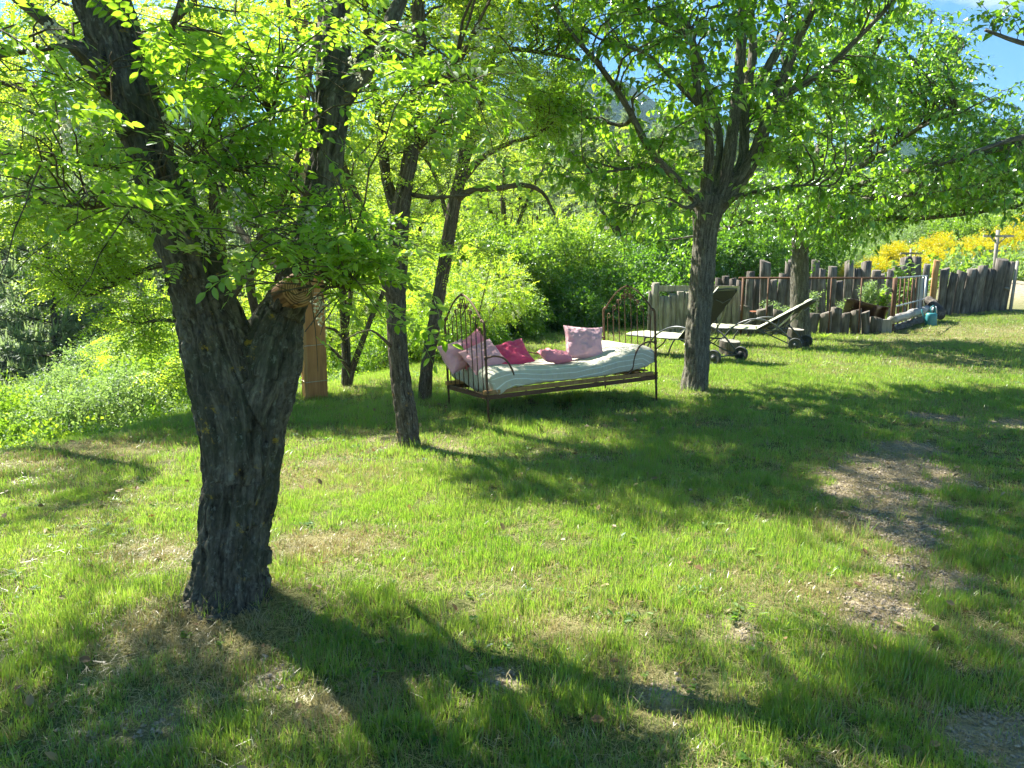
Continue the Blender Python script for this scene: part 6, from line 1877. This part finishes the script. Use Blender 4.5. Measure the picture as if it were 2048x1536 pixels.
# ------------------------------------------------------------------ log palisades
def log_mesh(h, rad, seed, flat=1.0, cut=.0, lean=(0, 0), n=10, m=5):
    r = np.random.default_rng(seed)
    V = []; B = []
    ph = r.uniform(0, 6.28, 4)
    for i in range(m):
        z = h * i / (m - 1)
        for k in range(n):
            a = 2 * math.pi * k / n
            rr_ = rad * (.98 + .06 * math.sin(2 * a + ph[0]) + .05 * math.sin(3 * a + ph[1] + z * 3) + r.normal(0, .05))
            zz = z + (cut * rad * math.cos(a + ph[2]) if i == m - 1 else 0)
            V.append((rr_ * math.cos(a) + lean[0] * z, rr_ * math.sin(a) * flat + lean[1] * z, zz)); B.append((rad * math.cos(a) + seed, rad * math.sin(a), z))
    V.append((lean[0] * h, lean[1] * h, h)); B.append((seed, 0, h))
    k = np.arange(n); k2 = (k + 1) % n
    Q = np.concatenate([np.stack([i * n + k, i * n + k2, (i + 1) * n + k2, (i + 1) * n + k], 1) for i in range(m - 1)])
    Tt = np.stack([(m - 1) * n + k, (m - 1) * n + k2, np.full(n, n * m)], 1)
    return V, Q, Tt, B
def palisade(name, rows, label, mat_for=None, flat=.55):
    root = None
    for i, (u0, u1, vt, vb, t, *ex_) in enumerate(rows):
        p = P((u0 + u1) / 2, vb, t); z0 = gz1(p[0], p[1]) - .15
        ptop = P((u0 + u1) / 2, vt, t)
        if root is None:
            root = thing(name, (p[0], p[1], z0 + .15), label, 'fence')
            base_ = np.array([p[0], p[1], z0 + .15])
        rad = (u1 - u0) / 2 * t / F * (.9 if vb == 634 else 1.02)
        lean_ = rng.normal(0, .03), rng.normal(0, .03)
        if ex_ and isinstance(ex_[0], (int, float)): lean_ = (ex_[0], 0)
        V, Q, Tt, B = log_mesh(ptop[2] - z0, rad, 100 + i * 7 + len(rows), flat, rng.uniform(.05, .4), lean_)
        b = MB(); b.add(np.array(V) + np.array([p[0] - lean_[0] * (ptop[2] - z0) * .6, p[1] + rng.normal(0, .04), z0]) - base_, Q, Tt, B)
        mt_ = M[ex_[-1]] if ex_ and isinstance(ex_[-1], str) else M['log']
        b.build('log', mt_, root).data.polygons.foreach_set('use_smooth', np.r_[np.ones(len(Q), bool), np.zeros(len(Tt), bool)])
    return root
z3 = lambda x, y: (1640 + x / 5.02, 420 + y / 5.02)
z2 = lambda x, y: (1240 + x / 3.938, 480 + y / 3.938)
right = []
for x0, x1, y, *e_ in [(980, 1062, 545), (1080, 1155, 505, 'orangewood'), (1152, 1256, 590), (1240, 1330, 630), (1320, 1430, 615), (1420, 1532, 590), (1512, 1622, 555), (1602, 1718, 598), (1694, 1830, 495), (1812, 1900, 525)]:
    (a, vt), (b_, _) = z3(x0, y), z3(x1, y)
    right.append((a, b_, vt, 634, 24.6, .10 if x0 > 1200 else .03, *e_))
# pixel width is measured at mid height; the tops lean right as in the photo
pr = palisade('log_palisade', right, 'tall leaning weathered log palisade at the far right, broom behind it')
b = MB(); pbm = P(2018, 634, 24.4)
thin_post = tag(MB().build, None) if False else None
b.tube([(0, 0, -.2), (.1, 0, 1.75)], [.055, .05], 6); o_ = b.build('post', M['greywood'], pr); o_.location = Vector(pbm) - pr.location
b = MB(); q0 = P(2004, 575, 24.5); q1 = P(2020, 578, 24.3); b.tube([q0, q1], [.04, .04], 6); o_ = b.build('rail', M['greywood'], pr); o_.location = -pr.location

rear = []
for x0, x1, y in [(738, 790, 300), (786, 842, 283), (840, 902, 305), (898, 950, 322), (966, 1032, 245), (1028, 1085, 305), (1085, 1172, 168), (1155, 1220, 312), (1212, 1284, 265), (1278, 1362, 162), (1355, 1420, 240), (1415, 1484, 300), (1478, 1538, 162), (1538, 1612, 235), (1608, 1682, 208), (1668, 1742, 322), (1748, 1818, 168), (1812, 1870, 225), (1866, 1942, 175), (1942, 2012, 238), (2010, 2068, 270)]:
    (a, vt), (b_, _) = z2(x0, y), z2(x1, y)
    rear.append((a, b_, vt, 648, np.interp(a, [1430, 1760], [21.5, 23.5])))
for x0, x1, y in [(625, 700, 600), (690, 770, 560), (765, 868, 472), (862, 975, 475)]:
    (a, vt), (b_, _) = z3(x0, y), z3(x1, y)
    rear.append((a, b_, vt, 640, 24.2))
palisade('log_palisade', rear, 'tall grey log palisade of uneven height along the back of the enclosure')
leftr = []
for x0, x1, y in [(217, 246, 400), (240, 300, 335), (297, 342, 440), (335, 395, 445), (375, 440, 425), (432, 492, 402), (486, 556, 418), (550, 600, 440), (700, 760, 420), (750, 808, 396), (804, 872, 385), (868, 935, 362)]:
    (a, vt), (b_, _) = z2(x0, y), z2(x1, y)
    leftr.append((a, b_, vt, 663, 18.2, .0, 'sunlit_log'))
lf = palisade('log_palisade', leftr, 'log wall coloured pale as if sunlit, with a plank rail on top, left of the mulberry trunk')
q0 = P(1314, 575, 18.05); q1 = P(1462, 579, 18.3)
b = MB(); d = q1 - q0; b.box((q0 + q1) / 2 - np.array(lf.location), (np.linalg.norm(d), .05, .13), rotm((0, 0, 1), math.atan2(d[1], d[0]))); b.build('plank', M['greywood'], lf, False)
low = []
for x0, x1, y in [(928, 1012, 515), (998, 1068, 575), (1062, 1138, 545), (1138, 1200, 515), (1198, 1278, 548), (1272, 1345, 585), (1340, 1410, 600), (1405, 1480, 590), (1476, 1560, 575), (1556, 1650, 568), (1648, 1734, 535), (1728, 1812, 575), (1806, 1892, 548), (1888, 1958, 565), (1950, 2050, 612)]:
    (a, vt), (b_, _) = z2(x0, y), z2(x1, y)
    low.append((a, b_, vt, 668, 18.0 + (a - 1480) * .002))
e_ = palisade('log_edging', low, 'low edging of short upright logs in front of the enclosure, behind the loungers')
q = P(1770, 663, 18.5); b = MB(); b.box((q[0] - e_.location[0], q[1] - e_.location[1], .16), (.27, .1, .34)); b.build('plank', M['greywood'], e_, False)

# rusty iron trellis round the planting
q = P(1481, 640, 17.9)
tr_ = thing('iron_trellis', (q[0], q[1], gz1(q[0], q[1])), 'rusty iron frame of thin posts and a top rail across the enclosure', 'trellis')
def tpart(name, p0, p1, r_, mat='rust', n=6, root=tr_):
    b = MB(); b.tube([np.array(p0) - np.array(root.location), np.array(p1) - np.array(root.location)], r_, n); return b.build(name, M[mat], root)
for u, t in ((1482, 17.9), (1532, 17.95), (1657, 18.1), (1717, 18.3), (1782, 18.5)):
    g = P(u, 660, t); gg = np.array([g[0], g[1], gz1(g[0], g[1])]); top_ = P(u, 556, t); top_[0] = g[0]; top_[1] = g[1]
    tpart('post', gg, top_, .045 if u > 1770 else (.03 if u < 1500 else .018))
tpart('top_rail', P(1478, 556, 17.9), P(1784, 556, 18.5), .022)
q = P(1790, 640, 18.7)
gt = thing('metal_gate', (q[0], q[1], gz1(q[0], q[1])), 'open metal gate with rusty bars and a galvanised panel, running back from the trellis', 'gate')
ga, gb = P(1786, 652, 18.6), P(1846, 640, 23.0)
for i, q in enumerate(np.linspace(0, 1, 9)):
    p = ga * (1 - q) + gb * q; p[2] = gz1(p[0], p[1]) + .1
    h_ = 1.22
    tpart('bar', p, p + [0, 0, h_], .02 if 0 < i < 8 else .035, 'rust' if i < 7 else 'galv', root=gt)
for z in (.15, .62, 1.3):
    a_, b__ = ga.copy(), gb.copy(); a_[2] = gz1(a_[0], a_[1]) + z; b__[2] = gz1(b__[0], b__[1]) + z
    tpart('rail', a_, b__, .022, 'galv', root=gt)
pc = (ga * .2 + gb * .8); pc[2] = gz1(pc[0], pc[1]) + .7
d = gb - ga
b = MB(); b.box(pc - np.array(gt.location), (1.0, .01, 1.1), rotm((0, 0, 1), math.atan2(d[1], d[0]))); b.build('panel', M['galv'], gt, False)
# dark curved sheet slung in the enclosure
q = P(1735, 625, 19.0)
tp_ = MB(); Pg = []
for i, u in enumerate(np.linspace(1695, 1780, 22)):
    vt = np.interp(u, [1695, 1705, 1725, 1745, 1765, 1780], [597, 597, 602, 609, 612, 614]); row = []
    for k, s in enumerate(np.linspace(0, 1, 8)):
        p = P(u, vt, 18.8) * (1 - s) + P(u, 660, 19.0 + .5) * s; p[1] += .25 * math.sin(s * 3) + .1 * math.sin(u * .15); p[2] = max(p[2], gz1(p[0], p[1]) + .02); row.append(p)
    Pg.append(row)
tp_.sheet(Pg); o_ = tp_.build('tarpaulin', M['dark']); md = o_.modifiers.new('th', 'SOLIDIFY'); md.thickness = .012
tag(o_, 'dark brown sheet of tarpaulin sagging behind the short logs', 'tarpaulin')

def lying_log(p0, p1, r0, r1, mat, label, seed=0):
    p0, p1 = np.array(p0), np.array(p1); r = np.random.default_rng(seed)
    pts = np.array([p0 * (1 - s) + p1 * s + r.normal(0, .015, 3) for s in np.linspace(0, 1, 14)])
    b = MB(); b.tube(pts - p0, np.linspace(r0, r1, 14) * r.uniform(.9, 1.1, 14), 14); o_ = b.build('fallen_log', mat); o_.location = p0
    return tag(o_, label, 'log')
def onground(u, v, t, h):
    p = P(u, v, t); return np.array([p[0], p[1], gz1(p[0], p[1]) + h])
lying_log(P(1782, 641, 18.4), P(1856, 617, 22.5), .10, .11, M['birch'], 'pale grey birch log lying aslant from the low edging to the gate', 1)
lying_log(onground(1782, 660, 18.6, .07), onground(1850, 640, 22, .08), .09, .10, M['log'], 'dark log on the ground under the birch log', 2)
lying_log(P(1856, 600, 22.6), P(1884, 630, 21.8), .13, .15, M['log'], 'brown rough log stub leaning behind the watering can', 3)

# watering can
q = P(1862, 643, 20.6)
wc = thing('watering_can', (q[0], q[1], gz1(q[0], q[1])), 'teal plastic watering can at the end of the birch log', 'watering can', rz=.3)
wc.scale = (1.15,) * 3
b = MB(); Pg = []
for z, r_ in [(.0, 0), (.0, .13), (.02, .135), (.2, .13), (.27, .125), (.3, .10), (.3, .06)]:
    Pg.append([[r_ * math.cos(a) * 1.05, r_ * math.sin(a) * .8, z] for a in np.linspace(0, 2 * np.pi, 21)])
b.sheet(Pg); b.build('body', M['teal'], wc)
b = MB(); b.tube([(-.02, 0, .28), (-.04, 0, .42), (.03, 0, .46), (.09, 0, .42), (.13, 0, .15)], .016, 8); b.build('handle', M['teal'], wc)
b = MB(); b.tube([(-.11, 0, .05), (-.22, 0, .2), (-.30, 0, .38)], [.025, .02, .014], 8); b.build('spout', M['teal'], wc)
b = MB(); b.tube([(.03, .02, .33), (.05, .02, .42), (.12, .02, .44), (.15, .02, .30)], .022, 8); o_ = b.build('white_handle', M['whiteplastic'], wc)

# stumps used as side tables
for u, v, t, r_, h_, lb in [(1459, 712, 14.0, .18, .32, 'pale sawn stump beside the near lounger'), (1590, 690, 16.2, .16, .34, 'sawn stump in shade beneath the reclined lounger back')]:
    q = P(u, v, t); z0 = gz1(q[0], q[1]) - .05
    root = thing('stump', (q[0], q[1], z0), lb, 'stump')
    V, Q, Tt, B = log_mesh(h_, r_, int(u), 1.0, .1, (0, 0), 18, 7)
    b = MB(); b.add(V, Q, None, B); b.build('bark', M['log'], root)
    b = MB(); th2 = np.linspace(0, 2 * np.pi, 19)[:-1]; ring = np.array(V[6 * 18:6 * 18 + 18])
    b.add(np.concatenate([ring, [[0, 0, h_]]]), None, np.stack([np.arange(18), (np.arange(18) + 1) % 18, np.full(18, 18)], 1), np.concatenate([ring, [[0, 0, 0]]]) * [1, 1, 0]); b.build('sawn_top', M['greywood'], root)
# terracotta pot
q = P(1503, 640, 18.6); b = MB(); Pg = [[[r_ * math.cos(a), r_ * math.sin(a), z] for a in np.linspace(0, 2 * np.pi, 21)] for z, r_ in [(0, 0), (0, .10), (.25, .15), (.26, .17), (.33, .175), (.33, .15), (.2, .12), (.2, 0)]]
b.sheet(Pg); o_ = b.build('flower_pot', M['terracotta']); o_.location = (q[0], q[1], gz1(q[0], q[1]) + .2); tag(o_, 'terracotta pot among the short logs behind the loungers', 'pot')

# clothes-line posts
def clothes_post(u, vb, vt, t, arms, label, wd=.05):
    p = P(u, vb, t); z0 = gz1(p[0], p[1]); zt = P(u, vt, t)[2]
    root = thing('clothes_post', (p[0], p[1], z0), label, 'clothes post', 'clothes-line posts')
    b = MB(); b.tube([(0, 0, -.2), (0, 0, zt - z0)], wd, 8); b.build('post', M['greywood'], root)
    for va, wa, dy in arms:
        za = P(u, va, t)[2] - z0; w2 = wa * t / F / 2
        b = MB(); b.box((0, -.06 + dy, za), (w2 * 2, .05, .075)); b.build('crossarm', M['greywood'], root, False)
        for s in (-1, 1):
            b = MB(); b.tube([(s * w2 * .5, -.06 + dy, za - .03), (s * .04, -.05, za - .25)], .022, 5); b.build('brace', M['greywood'], root)
    return root
clothes_post(1983, 600, 461, 27.5, [(473, 60, 0)], 'tall grey T-shaped clothes post with crossarm against the yellow broom', .062)
clothes_post(1981, 600, 500, 33, [(502, 46, 0)], 'second T-shaped clothes post seen just behind the tall one', .05)
clothes_post(1814, 600, 498, 33, [(507, 42, 0)], 'far clothes post showing above the wide stump', .045)
b = MB()
for dx in (-.35, .35):
    a_ = P(1981, 502, 33) + [dx, 0, 0]; c_ = P(1814, 508, 33) + [dx, 0, 0]; m_ = (a_ + c_) / 2 - [0, 0, .08]
    b.tube([a_, m_, c_], .006, 4)
o_ = b.build('clothes_line', M['wire']); tag(o_, 'thin washing lines strung between the far clothes posts', 'washing line')

# plants in the enclosure
def plant(u, v, t, h, kind, label):
    p = P(u, v, t); z0 = gz1(p[0], p[1]); r = np.random.default_rng(int(u * 3))
    root = thing('garden_plant', (p[0], p[1], z0), label, 'plant', 'plants growing inside the enclosure')
    zt = p[2] - z0
    f = Foliage(MUL if kind == 'fig' else TINY); st = MB()
    for i in range(9 if kind == 'fig' else 22):
        a = r.uniform(0, 6.28); sp = r.uniform(.05, .4) * (h + .2)
        e = np.array([math.cos(a) * sp, math.sin(a) * sp, zt + h * r.uniform(.1, .9)])
        l = spline([[0, 0, 0, .008], [e[0] * .4, e[1] * .4, e[2] * .6, .006], [*e, .003]], .1); st.tube(l[:, :3], l[:, 3], 4, caps=False)
        for q_ in l[int(len(l) * .45):]:
            for _ in range(2):
                d = r.normal(0, 1, 3); d[2] *= .5
                f.put(q_[:3], frame(d), r.uniform(.9, 1.6) * (1.5 if kind == 'fig' else 1.0), r.uniform(.4, 1), k=r.integers(len(f.t)))
    st.build('stem', M['leaf_bush'], root)['kind'] = 'stuff'; f.build('foliage', M['leaf_bush' if kind == 'fig' else 'leaf_grey'], root)
plant(1805, 570, 21.5, .8, 'fig', 'young fig-like plant rising above the gate corner')
plant(1765, 600, 20.5, .5, 'fig', 'leafy green plant behind the dark tarpaulin')
plant(1690, 630, 19.5, .45, 'lav', 'wispy grey-green herb between tarpaulin and second lounger')
plant(1735, 590, 20.5, .4, 'lav', 'wispy stalks above the tarpaulin')
plant(1540, 625, 19.5, .3, 'lav', 'silvery herb behind the short logs, over the near end of the trellis')
plant(1620, 615, 19.5, .4, 'lav', 'yellowish herb right of the second mulberry trunk')
plant(1570, 630, 19.3, .2, 'lav', 'low herb between trellis post and second mulberry trunk')
# weeds
for u, v, t, lb in [(1648, 680, 17.3, 'small bright weed at the foot of the short logs')]:
    p = P(u, v, t); f = Foliage([oval_low(.2, .06) + (np.zeros(6),)])
    for i in range(9): 
        a = i * .7; f.put(np.zeros(3), frame(np.array([math.cos(a), math.sin(a), .8])), rng.uniform(.7, 1.1), .9)
    o_ = f.build('weed', M['leaf_bush'], None, None); o_.location = (p[0], p[1], gz1(p[0], p[1])); tag(o_, lb, 'plant')
# ------------------------------------------------------------------ air
hz_v = [[x, y, z] for x in (-720, 720) for y in (-60, 720) for z in (-14, 235)]
m, t, o = newmat('haze')
vv = t.nodes.new("ShaderNodeVolumePrincipled"); vv.inputs['Color'].default_value = (.5, .76, 1, 1); vv.inputs['Density'].default_value = .00024
vv.inputs['Anisotropy'].default_value = .3
t.links.new(vv.outputs[0], o.inputs['Volume'])
if HAZE:
    hb = MB(); hb.add(hz_v, [[0, 1, 3, 2], [4, 6, 7, 5], [0, 4, 5, 1], [2, 3, 7, 6], [0, 2, 6, 4], [1, 5, 7, 3]]); tag(hb.build('haze', m, None, False), 'thin blue air over the valley', kind='stuff')
